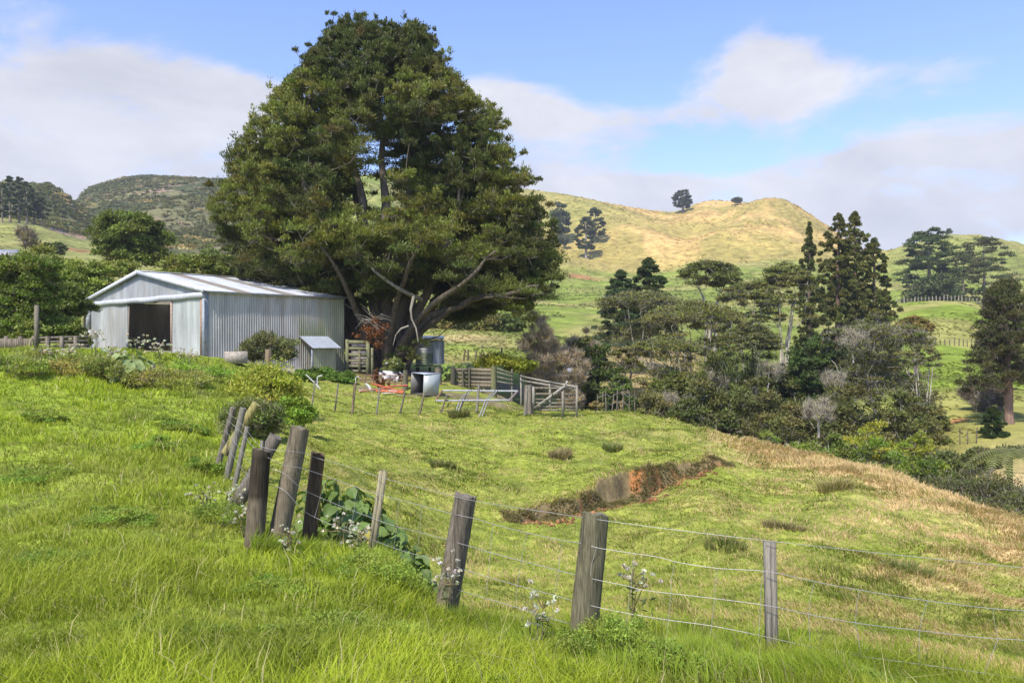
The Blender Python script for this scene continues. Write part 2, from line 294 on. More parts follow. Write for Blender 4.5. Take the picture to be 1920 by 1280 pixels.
# ground
def ground_mat(name, far):
    m,nt,out=newmat(name); L=nt.links.new
    at=N(nt,'ShaderNodeAttribute',attribute_name='Col'); tc=N(nt,'ShaderNodeTexCoord')
    def noise(scale,det,st=(1,1,1)):
        mp=N(nt,'ShaderNodeMapping'); mp.inputs['Scale'].default_value=st; L(tc.outputs['Object'],mp.inputs[0])
        n=N(nt,'ShaderNodeTexNoise'); n.inputs['Scale'].default_value=scale; n.inputs['Detail'].default_value=det; n.inputs['Roughness'].default_value=.65; L(mp.outputs[0],n.inputs['Vector']); return n.outputs['Fac']
    a=noise(*( (.22,7,(1,1,3)) if far else (6,8,(1,1,1)) )); b=noise(*( (.06,6) if far else (1.2,6) ))
    ma=N(nt,'ShaderNodeMapRange'); ma.inputs[1].default_value=.32; ma.inputs[2].default_value=.68; ma.inputs[3].default_value=.62 if far else .62; ma.inputs[4].default_value=1.36; L(a,ma.inputs[0])
    mb_=N(nt,'ShaderNodeMapRange'); mb_.inputs[1].default_value=.35; mb_.inputs[2].default_value=.65; mb_.inputs[3].default_value=.86; mb_.inputs[4].default_value=1.14; L(b,mb_.inputs[0])
    mm=N(nt,'ShaderNodeMath',operation='MULTIPLY'); L(ma.outputs[0],mm.inputs[0]); L(mb_.outputs[0],mm.inputs[1])
    mu=N(nt,'ShaderNodeVectorMath',operation='SCALE'); L(at.outputs['Color'],mu.inputs[0]); L(mm.outputs[0],mu.inputs['Scale'])
    pb=N(nt,'ShaderNodeBsdfPrincipled'); pb.inputs['Roughness'].default_value=.95; pb.inputs['Specular IOR Level'].default_value=.08
    L(mu.outputs[0],pb.inputs['Base Color'])
    bp=N(nt,'ShaderNodeBump'); bp.inputs['Strength'].default_value=.9 if far else .8; bp.inputs['Distance'].default_value=1.5 if far else .05; L(a,bp.inputs['Height']); L(bp.outputs[0],pb.inputs['Normal'])
    L(pb.outputs[0],out.inputs[0]); return m
M_ground=ground_mat('pasture',False); M_hill=ground_mat('hill_pasture',True)

# ------------------------------------------------------------------ ground sheets
def sheet(name, ths, rs, mat, close=False):
    R_,T_=np.meshgrid(rs,ths,indexing='ij'); x=R_*np.sin(T_); y=R_*np.cos(T_)
    z=H(x,y); c=ground_col(x,y,z)
    # behind the camera: plain pasture
    back=(y<1.0)[...,None]; c=np.where(back,np.where((R_<45)[...,None],LUSH*.9,np.array([.2,.22,.05])),c)
    nr,nt_=x.shape; i=np.arange(nr-1)[:,None]; j=np.arange(nt_-1)[None,:]
    f=np.stack([i*nt_+j,(i+1)*nt_+j,(i+1)*nt_+j+1,i*nt_+j+1],-1).reshape(-1,4)[:,::-1]
    return x,y,z,c,f
import itertools
ths=np.unique(np.concatenate([np.linspace(-math.pi,-.75,60),np.linspace(-.75,.75,640),np.linspace(.75,math.pi,60)]))
rs_near=np.concatenate([[0.02],np.exp(np.linspace(math.log(.8),math.log(56),420)),np.arange(13.2,24,.055)]); rs_near.sort(); rs_far=np.exp(np.linspace(math.log(56),math.log(1600),420))
for nm,rs,mt,lab in (('ground',rs_near,M_ground,'grass paddock rolling from the near fence line up to the shed and yards'),('hills',rs_far,M_hill,'rolling pasture and scrub hills across the valley')):
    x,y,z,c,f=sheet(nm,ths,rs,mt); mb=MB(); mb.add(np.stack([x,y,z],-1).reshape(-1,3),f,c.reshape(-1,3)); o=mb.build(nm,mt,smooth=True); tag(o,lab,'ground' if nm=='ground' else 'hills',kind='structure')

# ------------------------------------------------------------------ camera, light, world
cam=bpy.data.cameras.new('camera'); co=bpy.data.objects.new('camera',cam); COL.objects.link(co); co.rotation_euler=(math.pi/2,0,0)
cam.sensor_width=36; cam.lens=36*F/1920; cam.clip_start=.05; cam.clip_end=6000; scene.camera=co
SUN=nrm(np.array([-.30,-.55,.78])); EL=math.asin(SUN[2]); AZ=math.atan2(SUN[0],SUN[1])
ld=bpy.data.lights.new('sun','SUN'); ld.energy=4.2; ld.angle=math.radians(2.0); ld.color=(1,.95,.86); lo=bpy.data.objects.new('sun',ld); COL.objects.link(lo)
lo.rotation_euler=Vector(SUN).to_track_quat('Z','Y').to_euler()
w=bpy.data.worlds.new('World'); scene.world=w; w.use_nodes=True; nt=w.node_tree; nt.nodes.clear(); L=nt.links.new
wo=N(nt,'ShaderNodeOutputWorld'); bg=N(nt,'ShaderNodeBackground'); bg.inputs[1].default_value=.15; L(bg.outputs[0],wo.inputs[0])
sky=N(nt,'ShaderNodeTexSky',sky_type='NISHITA'); sky.sun_disc=False; sky.sun_elevation=EL; sky.sun_rotation=AZ; sky.altitude=100; sky.air_density=1.0; sky.dust_density=.6; sky.ozone_density=1.5
tc=N(nt,'ShaderNodeTexCoord'); sx=N(nt,'ShaderNodeSeparateXYZ'); L(tc.outputs['Generated'],sx.inputs[0])
def MT(op,a,b=None,clamp=False):
    n=N(nt,'ShaderNodeMath',operation=op); n.use_clamp=clamp
    for i,v in enumerate((a,b)):
        if v is None: continue
        if hasattr(v,'links'): L(v,n.inputs[i])
        else: n.inputs[i].default_value=v
    return n.outputs[0]
azn=MT('ARCTAN2',sx.outputs[0],sx.outputs[1]); eln=MT('ARCSINE',sx.outputs[2])
# cloud noise in direction space, flattened towards the horizon
mpn=N(nt,'ShaderNodeMapping'); mpn.inputs['Scale'].default_value=(1,1,2.2); L(tc.outputs['Generated'],mpn.inputs[0])
def wn(scale,det,dist=0,rough=.6):
    n=N(nt,'ShaderNodeTexNoise'); n.inputs['Scale'].default_value=scale; n.inputs['Detail'].default_value=det; n.inputs['Roughness'].default_value=rough; n.inputs['Distortion'].default_value=dist; L(mpn.outputs[0],n.inputs['Vector']); return n.outputs['Fac']
n1=wn(3.2,8,.6,.58); n2=wn(9,7,.2)
BLOBS=[(130,160,260,90,.95),(430,165,120,60,.75),(90,290,420,70,.95),(380,250,200,80,.75),(1010,215,150,62,.9),(900,175,100,45,.5),(1420,110,120,60,.85),(1480,185,190,50,.85),(1260,225,90,40,.3),(1800,310,240,60,1.0),(1500,290,100,45,.4),(1300,372,330,42,1.0),(1620,360,330,60,.8),(1800,110,90,40,.3),(1640,430,600,50,1.0),(600,400,600,60,.8)]
acc=None
for bx,by,rx,ry,am in BLOBS:
    a0=math.atan((bx-CX)/F); e0=math.atan(-(by-CY)/F*math.cos(a0)); ra=rx/F*math.cos(a0)**2; re=ry/F
    da=MT('DIVIDE',MT('SUBTRACT',azn,a0),ra); de=MT('DIVIDE',MT('SUBTRACT',eln,e0),re)
    q=MT('ADD',MT('MULTIPLY',da,da),MT('MULTIPLY',de,de)); g=MT('MULTIPLY',MT('EXPONENT',MT('MULTIPLY',q,-.9)),am)
    acc=g if acc is None else MT('MAXIMUM',acc,g) if False else MT('ADD',acc,g)
acc=MT('MINIMUM',acc,1.05)
m1=MT('ADD',acc,MT('MULTIPLY',MT('SUBTRACT',n1,.5),2.3)); m1=MT('ADD',m1,MT('MULTIPLY',MT('SUBTRACT',n2,.5),1.1))
mr=N(nt,'ShaderNodeMapRange'); mr.interpolation_type='SMOOTHSTEP'; mr.inputs[1].default_value=.38; mr.inputs[2].default_value=.95; L(m1,mr.inputs[0])
tint=N(nt,'ShaderNodeMix',data_type='RGBA',blend_type='MULTIPLY'); tint.inputs[0].default_value=1; L(sky.outputs[0],tint.inputs[6]); tint.inputs[7].default_value=(1.04,1.06,1.33,1)
cr=N(nt,'ShaderNodeMapRange'); cr.inputs[1].default_value=.3; cr.inputs[2].default_value=.75; L(wn(5,6,.3),cr.inputs[0])
cc=N(nt,'ShaderNodeMix',data_type='RGBA'); cc.inputs[6].default_value=(3.15,3.2,3.5,1); cc.inputs[7].default_value=(4.6,4.6,4.8,1); L(cr.outputs[0],cc.inputs[0])
mx=N(nt,'ShaderNodeMix',data_type='RGBA'); L(MT('MULTIPLY',mr.outputs[0],.95),mx.inputs[0]); L(tint.outputs[2],mx.inputs[6]); L(cc.outputs[2],mx.inputs[7]); L(mx.outputs[2],bg.inputs[0])
vs=scene.view_settings; vs.view_transform='Standard'; vs.look='None'; vs.exposure=.52; vs.gamma=1
scene.cycles.max_bounces=6; scene.cycles.diffuse_bounces=3; scene.cycles.glossy_bounces=2; scene.cycles.transmission_bounces=3; scene.cycles.transparent_max_bounces=4
# ------------------------------------------------------------------ vegetation
def rdir(n):
    v=RNG.normal(size=(n,3)); return nrm(v)
def cards(mb, c, a, b, L, W, col):
    """pointed leaf cards: centre c, long axis a, side b"""
    n=len(c); L=np.broadcast_to(L,(n,))[:,None]; W=np.broadcast_to(W,(n,))[:,None]
    v=np.stack([c-a*L, c+b*W-a*L*.1, c+a*L, c-b*W-a*L*.1],1).reshape(-1,3)
    f=np.arange(n*4).reshape(-1,4); mb.add(v,f,np.repeat(col,4,axis=0))
def leafcloud(mb, clumps, per, leaf, base, lean=(0,0,.3), flat=0.5, shell=.5, aspect=.45, var=.22, cvar=.2, tip=None, out=.5, dropf=0.0):
    """clumps (N,5) x,y,z,rx,rz -> leaf cards inside each clump's ellipsoid"""
    clumps=np.asarray(clumps,float); n=len(clumps); per=np.broadcast_to(per,(n,)).astype(int)
    idx=np.repeat(np.arange(n),per); m=len(idx)
    d=rdir(m); d[:,2]=np.where(d[:,2]<-.25,-d[:,2]*.6,d[:,2]); r=RNG.random(m)**shell
    lump=.75+.5*vnoise(idx*7.3+d[:,0]*2.2,d[:,1]*2.2+d[:,2]*2.2+idx*3.1,5)
    r=r*lump
    c=clumps[idx,:3]+d*np.stack([clumps[idx,3],clumps[idx,3],clumps[idx,4]],1)*r[:,None]
    a=nrm(rdir(m)*.8+d*out+np.array(lean)); nn=nrm(rdir(m)*(1-flat)+d*.5*flat+np.array([0,0,1.0])*flat)
    b=nrm(np.cross(nn,a))
    base=np.array(base,float)
    if base.ndim==1: base=np.tile(base,(n,1))
    base=base*LGAIN
    cc=base*(1+cvar*(RNG.random((n,1))*2-1))*(1+.10*(RNG.random((n,3))*2-1))
    col=cc[idx]*(1+var*(RNG.random((m,1))*2-1))*(1+.08*(RNG.random((m,3))-.5))
    if tip is not None:
        k=RNG.random(m)<tip[1]; col[k]=np.array(tip[0])*(1+.2*(RNG.random((k.sum(),1))-.5))
    s=leaf*(.6+.8*RNG.random(m))
    cards(mb,c,a,b,s,s*aspect,np.clip(col,0.004,1))
def twigs(mb, clumps, per, L, W, col, lean=(0,0,.6), out=1.0):
    clumps=np.asarray(clumps,float); n=len(clumps); idx=np.repeat(np.arange(n),per); m=len(idx)
    d=rdir(m); r=RNG.random(m)**.6
    c=clumps[idx,:3]+d*np.stack([clumps[idx,3],clumps[idx,3],clumps[idx,4]],1)*r[:,None]*.85
    a=nrm(rdir(m)*.45+d*out*.7+np.array(lean)); b=nrm(np.cross(rdir(m),a))
    l=L*(.5+RNG.random(m))
    cl=np.array(col)*(1+.35*(RNG.random((m,1))*2-1))
    cards(mb,c,a,b,l,W,cl)
def skeleton(mb, base, clumps, r0, stems=None, col=(.2,.17,.13), low=.25, bend=.25, minr=.02, sides=5, up=.35, rk=.035):
    """limbs grown from the base (or given stems) out to every clump"""
    NA=np.zeros((256,3)); NR=np.zeros(256); cnt=[0]
    def push(p,r):
        nonlocal NA,NR
        if cnt[0]>=len(NA): NA=np.vstack([NA,NA]); NR=np.concatenate([NR,NR])
        NA[cnt[0]]=p; NR[cnt[0]]=r; cnt[0]+=1
    base=np.asarray(base,float)
    def addline(pts,rad,sd=7,jit=.0):
        pts=np.asarray(pts,float)
        tube(mb,pts,rad,sd,col,jit=jit)
        for p,r in zip(pts[1:],np.asarray(rad)[1:]): push(p,r)
    if stems is None:
        top=np.mean(clumps[:,:3],0); hz=np.max(clumps[:,2])
        top=np.array([top[0],top[1],base[2]+(hz-base[2])*.8]); k=8
        t=np.linspace(0,1,k)[:,None]; pts=base+(top-base)*t; pts[1:-1,:2]+=RNG.normal(size=(k-2,2))*r0*.5
        addline(pts,np.linspace(r0,r0*.25,k),8,.25)
    else:
        for s,ra in stems:
            s=np.asarray(s,float); q=np.linspace(0,len(s)-1,len(s)*3-2); pts=np.stack([np.interp(q,np.arange(len(s)),s[:,i]) for i in range(3)],1)
            ker=np.array([.25,.5,.25]); 
            for i in range(3):
                pp=np.pad(pts[:,i],1,mode='edge'); sm=np.convolve(pp,ker,'valid'); sm[0]=pts[0,i]; sm[-1]=pts[-1,i]; pts[:,i]=sm
            pts[1:-1]+=RNG.normal(size=(len(pts)-2,3))*ra*.18
            addline(pts,np.linspace(ra,max(ra*.16,minr),len(pts)),8,.3)
    order=np.argsort(np.linalg.norm(clumps[:,:3]-base,axis=1))
    for i in order:
        t=clumps[i,:3]-np.array([0,0,clumps[i,4]*.3]); A=NA[:cnt[0]]; R=NR[:cnt[0]]
        dv=t-A; dist=np.linalg.norm(dv,axis=1)
        cost=dist+np.maximum(A[:,2]-t[2]+low*dist,0)*2.2
        j=int(np.argmin(cost)); p=A[j]; ln=dist[j]
        if ln<.05: continue
        k=max(3,min(6,int(ln/ (0.6+ln*.15))+2)); q=np.linspace(0,1,k)[:,None]
        pts=p+(t-p)*q; pts[:,2]+=-up*ln*.5*np.sin(q[:,0]*math.pi)*.5*(1 if t[2]>p[2] else -1)
        pts[1:-1]+=RNG.normal(size=(k-2,3))*ln*bend*.25
        ra=min(R[j]*.75,max(minr*1.2,ln*rk)); rad=np.linspace(ra,minr*.6,k)
        tube(mb,pts,rad,sides,col,cap=False)
        for pp,rr in zip(pts[1:],rad[1:]): push(pp,max(rr,minr*.8))
# clump layouts (world coordinates); b = base point, h = height, w = width
def cl_round(b,h,w,n,z0=.15,cs=.2,dz=1.0,depth=.9):
    d=rdir(n*2); d=d[d[:,2]>-.75][:n]; r=.45+.55*RNG.random(len(d))**.6
    cz=b[2]+h*(z0+(1-z0)/2); c=np.stack([b[0]+d[:,0]*w/2*r*.86,b[1]+d[:,1]*w/2*depth*r*.86,cz+d[:,2]*h*(1-z0)/2*r*.86],1)
    s=w*cs*(.7+.6*RNG.random(len(d))); return np.column_stack([c,s,s*.75*dz])
def cl_umbrella(b,h,w,n,lo=.55,cs=.15):
    n1=int(n*.6); ang=RNG.random(n)*2*np.pi; r=np.sqrt(RNG.random(n))*w/2*.88
    z=np.where(np.arange(n)<n1, 1-.16*(r/(w/2))**2-.07*RNG.random(n), lo+(.9-lo)*RNG.random(n))
    s=w*cs*.72*(.5+.9*RNG.random(n))
    return np.column_stack([b[0]+r*np.cos(ang),b[1]+r*np.sin(ang)*.8,b[2]+h*z-s*.3,s,s*.42])
def cl_conifer(b,h,w,n,z0=.12,pw=.85,irr=.35,cs=.13,droop=.0):
    z=z0+(1-z0)*RNG.random(n)**1.15; z=np.sort(z); ang=RNG.random(n)*2*np.pi
    R=w/2*np.clip((1-z)/(1-z0),0,1)**pw*(1-irr/2+irr*vnoise(z*9,ang*1.2,3)); r=R*(.25+.75*RNG.random(n)**.5)
    s=w*cs*(.5+.9*RNG.random(n))*(.35+.65*((1-z)/(1-z0)))
    return np.column_stack([b[0]+r*np.cos(ang),b[1]+r*np.sin(ang),b[2]+h*z-droop*r,s,s*(.5+.8*droop)])
def cl_pine(b,h,w,n,z0=.35,cs=.13,top=.75):
    z=z0+(1-z0)*RNG.random(n); t=(z-z0)/(1-z0); R=w/2*np.sqrt(np.clip(np.sin((.18+.80*t**top)*math.pi),0,1))
    ang=RNG.random(n)*2*np.pi; r=R*(.2+.8*np.sqrt(RNG.random(n))); s=w*cs*(.6+.7*RNG.random(n))
    return np.column_stack([b[0]+r*np.cos(ang),b[1]+r*np.sin(ang),b[2]+h*z+.12*r,s,s*.42])
LGAIN=np.array([2.2,2.1,1.2])
def make_plant(name,label,cat,base,clumps,per,leaf,col,r0=.12,stems=None,barkcol=(.2,.17,.13),group=None,lf={},sk={},tw=None,mat=None,crown='crown',trunkname='trunk'):
    t=thing(name,label,cat,base,group)
    mb=MB(); sb=dict(sk); skeleton(mb,np.array(base)-[0,0,.25],np.asarray(clumps),r0,stems,barkcol,**sb)
    mb.build(trunkname,M_bark,t,smooth=True)
    mb=MB(); leafcloud(mb,clumps,per,leaf,col,**lf)
    mb.build(crown,mat or M_leaf,t)
    if tw:
        mb=MB(); twigs(mb,clumps,tw[0],tw[1],tw[2],tw[3],**(tw[4] if len(tw)>4 else {})); mb.build('twigs',M_twig,t)
    return t
def place(px,d,topy,wpx,boty=None):
    g=G(px,d); top=-(topy-CY)/F*d
    if boty is not None: g=np.array([g[0],g[1],-(boty-CY)/F*d])
    return g, top-g[2], wpx/F*d
GRN=(.070,.095,.025); DRK=(.035,.055,.018); OLV=(.10,.11,.035); YG=(.17,.20,.035); KAN=(.085,.09,.032); BRN=(.13,.10,.06); PALE=(.42,.38,.30); BLU=(.04,.065,.035); CNF=(.055,.07,.025)

def shrub(px,d,topy,wpx,label,name='shrub',cat='shrub',col=GRN,n=26,per=190,leaf=None,group=None,boty=None,twc=None,tw=None,**k):
    b,h,w=place(px,d,topy,wpx,boty); leaf=leaf or max(.05,d*.0022)
    cl=cl_round(b,h,w,n,z0=k.pop('z0',.02),cs=k.pop('cs',.19),depth=k.pop('depth',.9))
    twd=(tw[0],tw[1],max(.006,d*.0004),tw[2]) if tw else None
    return make_plant(name,label,cat,b,cl,per,leaf,col,r0=max(.04,w*.03),group=group,tw=twd,lf=k.get('lf',{}),sk=dict(minr=max(.008,d*.0003)),barkcol=k.get('bark',(.2,.17,.13)))
def roundtree(px,d,topy,wpx,label,name='broadleaf_tree',cat='tree',col=GRN,n=60,per=260,leaf=None,group=None,z0=.22,boty=None,**k):
    b,h,w=place(px,d,topy,wpx,boty); leaf=leaf or max(.06,d*.002)
    cl=cl_round(b,h,w,n,z0=z0,cs=k.get('cs',.15)); return make_plant(name,label,cat,b,cl,per,leaf,col,r0=h*.035,group=group,sk=dict(minr=max(.02,d*.0004)),lf=k.get('lf',{}),barkcol=k.get('bark',(.17,.14,.10)))
def umbrella(px,d,topy,wpx,label,name='kanuka_tree',cat='tree',col=KAN,n=34,per=170,leaf=None,group=None,lo=.55,boty=None,r0=None,bark=PALE,twn=70,lean=0,**k):
    b,h,w=place(px,d,topy,wpx,boty); leaf=leaf or max(.05,d*.0016)
    n=int(n*2.6); per=int(per*.8); cl=cl_umbrella(b,h,w,n,lo=lo,cs=k.get('cs',.15)); b2=b+np.array([lean,0,0]); b2[2]=Hs(b2[0],b2[1]) if boty is None else b[2]
    hz=b[2]+h*(lo-.15); ns=k.get('ns',4); st=[]
    for i in range(ns):
        a=i/ns*6.28+RNG.random(); rr=w*.22; top=np.array([b[0]+rr*math.cos(a),b[1]+rr*math.sin(a)*.8,b[2]+h*.78])
        mid=b2+(np.array([b[0]+rr*.35*math.cos(a),b[1]+rr*.35*math.sin(a),hz])-b2)*1.0
        st.append(([b2,b2+(mid-b2)*.5+RNG.normal(size=3)*h*.02,mid,top],(r0 or h*.022)*(1 if i==0 else .7)))
    return make_plant(name,label,cat,b2,cl,per,leaf,col,stems=st,barkcol=bark,group=group,sk=dict(minr=max(.018,d*.00045),bend=.5,rk=.028,low=.5),tw=(twn//3,w*.045,d*.00022,tuple(np.array(bark)*.62),dict(lean=(0,0,.5))),lf=dict(lean=(0,0,.15),flat=.6,**k.get('lf',{})))
def conifer(px,d,topy,wpx,label,name='conifer',cat='tree',col=CNF,n=110,per=150,leaf=None,group=None,droop=.3,pw=.85,z0=.1,boty=None,irr=.5,cs=.11,r0=None,**k):
    b,h,w=place(px,d,topy,wpx,boty); leaf=leaf or max(.07,d*.0022)
    cl=cl_conifer(b,h,w,n,z0=z0,pw=pw,irr=irr,cs=cs,droop=droop)
    top=b+[0,0,h]; st=[([b-[0,0,.3],b+[RNG.normal()*h*.006,0,h*.35],b+[RNG.normal()*h*.006,0,h*.7],top],r0 or h*.022)]
    return make_plant(name,label,cat,b,cl,per,leaf,col,stems=st,barkcol=k.get('bark',(.16,.11,.08)),group=group,sk=dict(minr=max(.015,d*.0003),low=-.2,up=.1),lf=dict(lean=(0,0,-.9 if droop>.2 else .2),flat=.15,aspect=.28,**k.get('lf',{})))
def pine(px,d,topy,wpx,label,boty=None,name='pine_tree',cat='tree',col=CNF,n=70,per=130,leaf=None,group=None,z0=.3,top=.75,r0=None,cs=.12,**k):
    b,h,w=place(px,d,topy,wpx,boty); leaf=leaf or max(.1,d*.0017)
    cl=cl_pine(b,h,w,n,z0=z0,cs=cs,top=top); tp=b+[0,0,h*.93]; st=[([b-[0,0,.5],b+[w*.01,0,h*.4],b+[-w*.01,0,h*.7],tp],r0 or h*.025)]
    return make_plant(name,label,cat,b,cl,per,leaf,col,stems=st,barkcol=k.get('bark',(.24,.20,.16)),group=group,sk=dict(minr=max(.03,d*.0003),low=.0,up=.1),lf=dict(flat=.3,aspect=.35,**k.get('lf',{})))
# ------------------------------------------------------------------ the big tree beside the shed
def interp_sil(py):
    ys=[30,60,100,130,160,200,240,280,320,360,400,440,480,520,560,590]
    l=[672,622,582,560,530,500,465,438,415,400,394,392,405,450,560,640]
    r=[768,802,828,835,880,922,945,962,985,1005,1020,1038,1046,1046,1040,1015]
    return np.interp(py,ys,l),np.interp(py,ys,r)
TD=47.0
def big_tree():
    base=G(722,TD); t=thing('evergreen_tree','huge dark evergreen tree with many stems towering beside the iron shed','tree',base)
    cl=[]
    rr=random.Random(11); nb=0
    while nb<290:
        py=40+rr.random()**.92*545; l,r=interp_sil(py); cx=(l+r)/2; hw=(r-l)/2; az=rr.random()*2*math.pi if rr.random()<.62 else (1 if rr.random()<.5 else -1)*(math.pi/2+rr.gauss(0,.3))
        q1=.62+.42*rr.random()**.7; q0=q1*(.25+.2*rr.random()); drop=(35+45*rr.random())*(1 if py<480 else .35)
        if py>500 and math.cos(az)<.2 and abs(cx+math.sin(az)*hw*q1-735)<120: continue
        if 225<py<400 and abs(cx+math.sin(az)*hw*q1*.8-735)<125 and rr.random()<.62: continue
        if py>548 and cx+math.sin(az)*hw*q1<655: continue
        nb+=1; m=rr.randint(7,10); wob=rr.random()*6
        for k in range(m):
            f=k/(m-1); q=q0+(q1-q0)*f; px=cx+math.sin(az+.12*math.sin(wob+f*3))*(hw-8)*q; d=TD-math.cos(az)*hw/F*TD*q*(.72 if math.cos(az)>0 else .9)
            yy=py+drop*(1-f)**1.3-14*math.sin(f*3.1)+rr.gauss(0,4)
            s=(.80-.36*f+.20*rr.random())*(.62+.38*min(1,(py-30)/240))
            if yy<46: continue
            cl.append((*P(px,yy,d),s,s*(.42+.25*rr.random())))
            if f>.3 and rr.random()<.6: cl.append((*(P(px,yy,d)+np.array([rr.gauss(0,.6),rr.gauss(0,.6),rr.gauss(.25,.25)])),s*.6,s*.5))
    k=0
    while k<900:
        py=42+rr.random()**.95*500; l,r=interp_sil(py); cx=(l+r)/2; hw=(r-l)/2; az=rr.random()*2*math.pi; q=.72+.30*rr.random()**.8
        if rr.random()<.45: az=(1 if rr.random()<.5 else -1)*(math.pi/2+rr.gauss(0,.35))
        px=cx+math.sin(az)*(hw-4)*q
        if 240<py<390 and abs(px-735)<110 and rr.random()<.66: continue
        if py>500 and abs(px-735)<120: continue
        k+=1; d=TD-math.cos(az)*hw/F*TD*q*(.72 if math.cos(az)>0 else .9); s=.26+.34*rr.random()**1.4; cl.append((*P(px,py,d),s,s*(.5+.8*rr.random())))
    for px,py,s,dd in [(975,588,.5,-4),(990,600,.45,-4),(962,578,.6,-4),(945,565,.6,-4),(1030,560,.7,-3),(1040,520,.9,-3),(1020,545,.8,-3),(1035,480,1,-2),(590,530,.8,-2),(565,518,.8,-2),(535,505,.9,-2),(612,545,.7,-2.5),(500,495,.9,-1),(470,480,.9,0),(630,552,.6,-3),(885,575,.5,-3),(930,545,.7,-6),(965,540,.7,-5.5),(900,530,.8,-6),(860,545,.6,-5.5),(990,548,.7,-5),(835,520,.7,-7),(880,555,.55,-5),(845,572,.5,-3),(905,560,.6,-3),(640,540,.7,-3),(1000,530,.8,-3),(760,655,.55,-4.2),(790,640,.5,-4.4),(735,668,.4,-4.4),(775,672,.45,-4.6),(655,480,1,-6),(690,440,1.1,-7),(640,420,1,-7),(735,430,1.0,-7),(800,450,1.1,-7),(850,430,1,-6.5),(760,470,.9,-7),(900,470,1,-6),(870,500,.8,-6.5),(605,450,1,-6),(560,430,1,-6)]:
        d=TD+dd; x=(px-CX)/F*d; cl.append((x,d,-(py-CY)/F*d,s,s*.55))
    cl=np.array(cl)
    S=[([(700,702,0),(688,600,0),(655,500,-1),(600,400,-2),(560,320,-2)],.42),([(712,702,-.8),(705,560,-1),(690,450,-1),(670,330,-.5),(650,240,0)],.45),
       ([(722,703,-1),(725,560,-1.2),(722,430,-1),(715,300,0),(712,150,0)],.5),([(735,702,-.6),(750,600,-1),(760,480,-1),(770,360,0),(768,190,1)],.45),
       ([(742,702,-.5),(774,606,-1.5),(818,520,-2),(850,420,-2),(872,300,-1)],.42),([(745,700,-.6),(788,606,-2),(865,568,-3),(950,552,-4),(1010,535,-4)],.33),
       ([(745,702,0),(795,590,1),(860,520,2),(930,450,2),(980,400,2)],.38),([(695,702,0),(665,610,.5),(600,520,1),(520,455,1),(440,425,1)],.36),
       ([(690,702,.6),(652,560,2),(575,450,3),(485,350,3)],.36),([(715,702,.8),(700,520,3),(660,360,5),(640,220,4)],.4),([(735,702,.8),(780,520,4),(820,380,6),(840,240,5)],.4),
       ([(736,703,-1.3),(762,620,-3),(815,570,-5),(880,520,-6.5),(930,470,-6.5)],.28),([(705,703,-1.2),(680,610,-2.5),(640,520,-5),(600,460,-6)],.28),([(727,703,-1.4),(735,600,-3),(760,520,-5.5),(790,450,-7)],.26),
       ([(750,700,-.9),(790,618,-2.2),(845,580,-3.4),(905,556,-4.5),(985,560,-4.5)],.22),([(672,702,.4),(660,640,.6),(640,590,1),(610,560,1.5)],.6)]
    st=[]
    for pts,ra in S:
        q=[]
        for i,(px,py,dd) in enumerate(pts):
            d=TD+dd; p=P(px,py,d)
            if i==0: p=np.array([p[0],p[1],Hs(p[0],p[1])-.4])
            q.append(p)
        st.append((q,ra))
    mb=MB(); skeleton(mb,base,cl,.5,st,(.135,.11,.082),low=.1,minr=.028,bend=.3,sides=5,rk=.03)
    # root flare / fused butt
    for a in range(14):
        an=a/14*6.28; p=base+[math.cos(an)*.9,math.sin(an)*.6,0]
        tube(mb,[base+[math.cos(an)*1.6,math.sin(an)*1.1,-.5],p+[0,0,.5],base+[math.cos(an)*.55,math.sin(an)*.4,2.6],base+[math.cos(an)*.6,math.sin(an)*.45,4.2]],[.3,.42,.34,.12],7,(.16,.125,.095))
    mb.build('trunk',M_bark,t,smooth=True)
    mb=MB()
    n=len(cl); bcol=np.tile(np.array([.044,.053,.021]),(n,1)); hh=vnoise(cl[:,0]*.35,cl[:,2]*.35,8); bcol=mixc(bcol,(.088,.097,.030),sst(.38,.70,hh)*.95); bcol=mixc(bcol,(.075,.055,.025),(RNG.random(n)<.03)*.7)
    leafcloud(mb,cl,(cl[:,3]*400+50).astype(int),.080,bcol,lean=(0,0,.75),flat=.2,shell=.55,aspect=.30,out=.7,cvar=.22)
    # ragged upward sprays on the outline
    cl2=cl.copy(); k2=RNG.random(len(cl2))<.6; cl2=cl2[k2]; cl2[:,3]*=.6; cl2[:,4]*=1.2; cl2[:,:3]+=RNG.normal(size=(len(cl2),3))*.22; cl2[:,2]+=cl2[:,4]*.25; leafcloud(mb,cl2,RNG.integers(15,60,len(cl2)),.10,bcol[k2]*1.15,lean=(0,0,1.0),flat=.1,shell=.8,aspect=.35,out=.8)
    mb.build('crown',M_leaf,t)
    mb=MB(); k=RNG.random(n)<.5; twigs(mb,cl[k],10,.34,.012,(.23,.20,.16)); mb.build('twigs',M_twig,t)
    # pale dead limb and its hanging broken branch
    mb=MB(); Q=lambda px,py,dd:P(px,py,TD+dd)
    tube(mb,[Q(690,492,-6),Q(702,508,-6.2),Q(722,524,-6.2),Q(746,540,-6),Q(770,553,-5.4),Q(790,562,-4)],[.04,.07,.08,.09,.11,.12],7,(.24,.215,.17))
    tube(mb,[Q(776,556,-6),Q(770,580,-6.3),Q(772,598,-6.3),Q(780,615,-6.3),Q(784,640,-6.4)],[.09,.07,.05,.045,.02],6,(.27,.24,.19))
    tube(mb,[Q(766,611,-6.1),Q(752,616,-6.2),Q(742,628,-6.2),Q(737,648,-6.2)],[.06,.05,.035,.015],6,(.25,.225,.18))
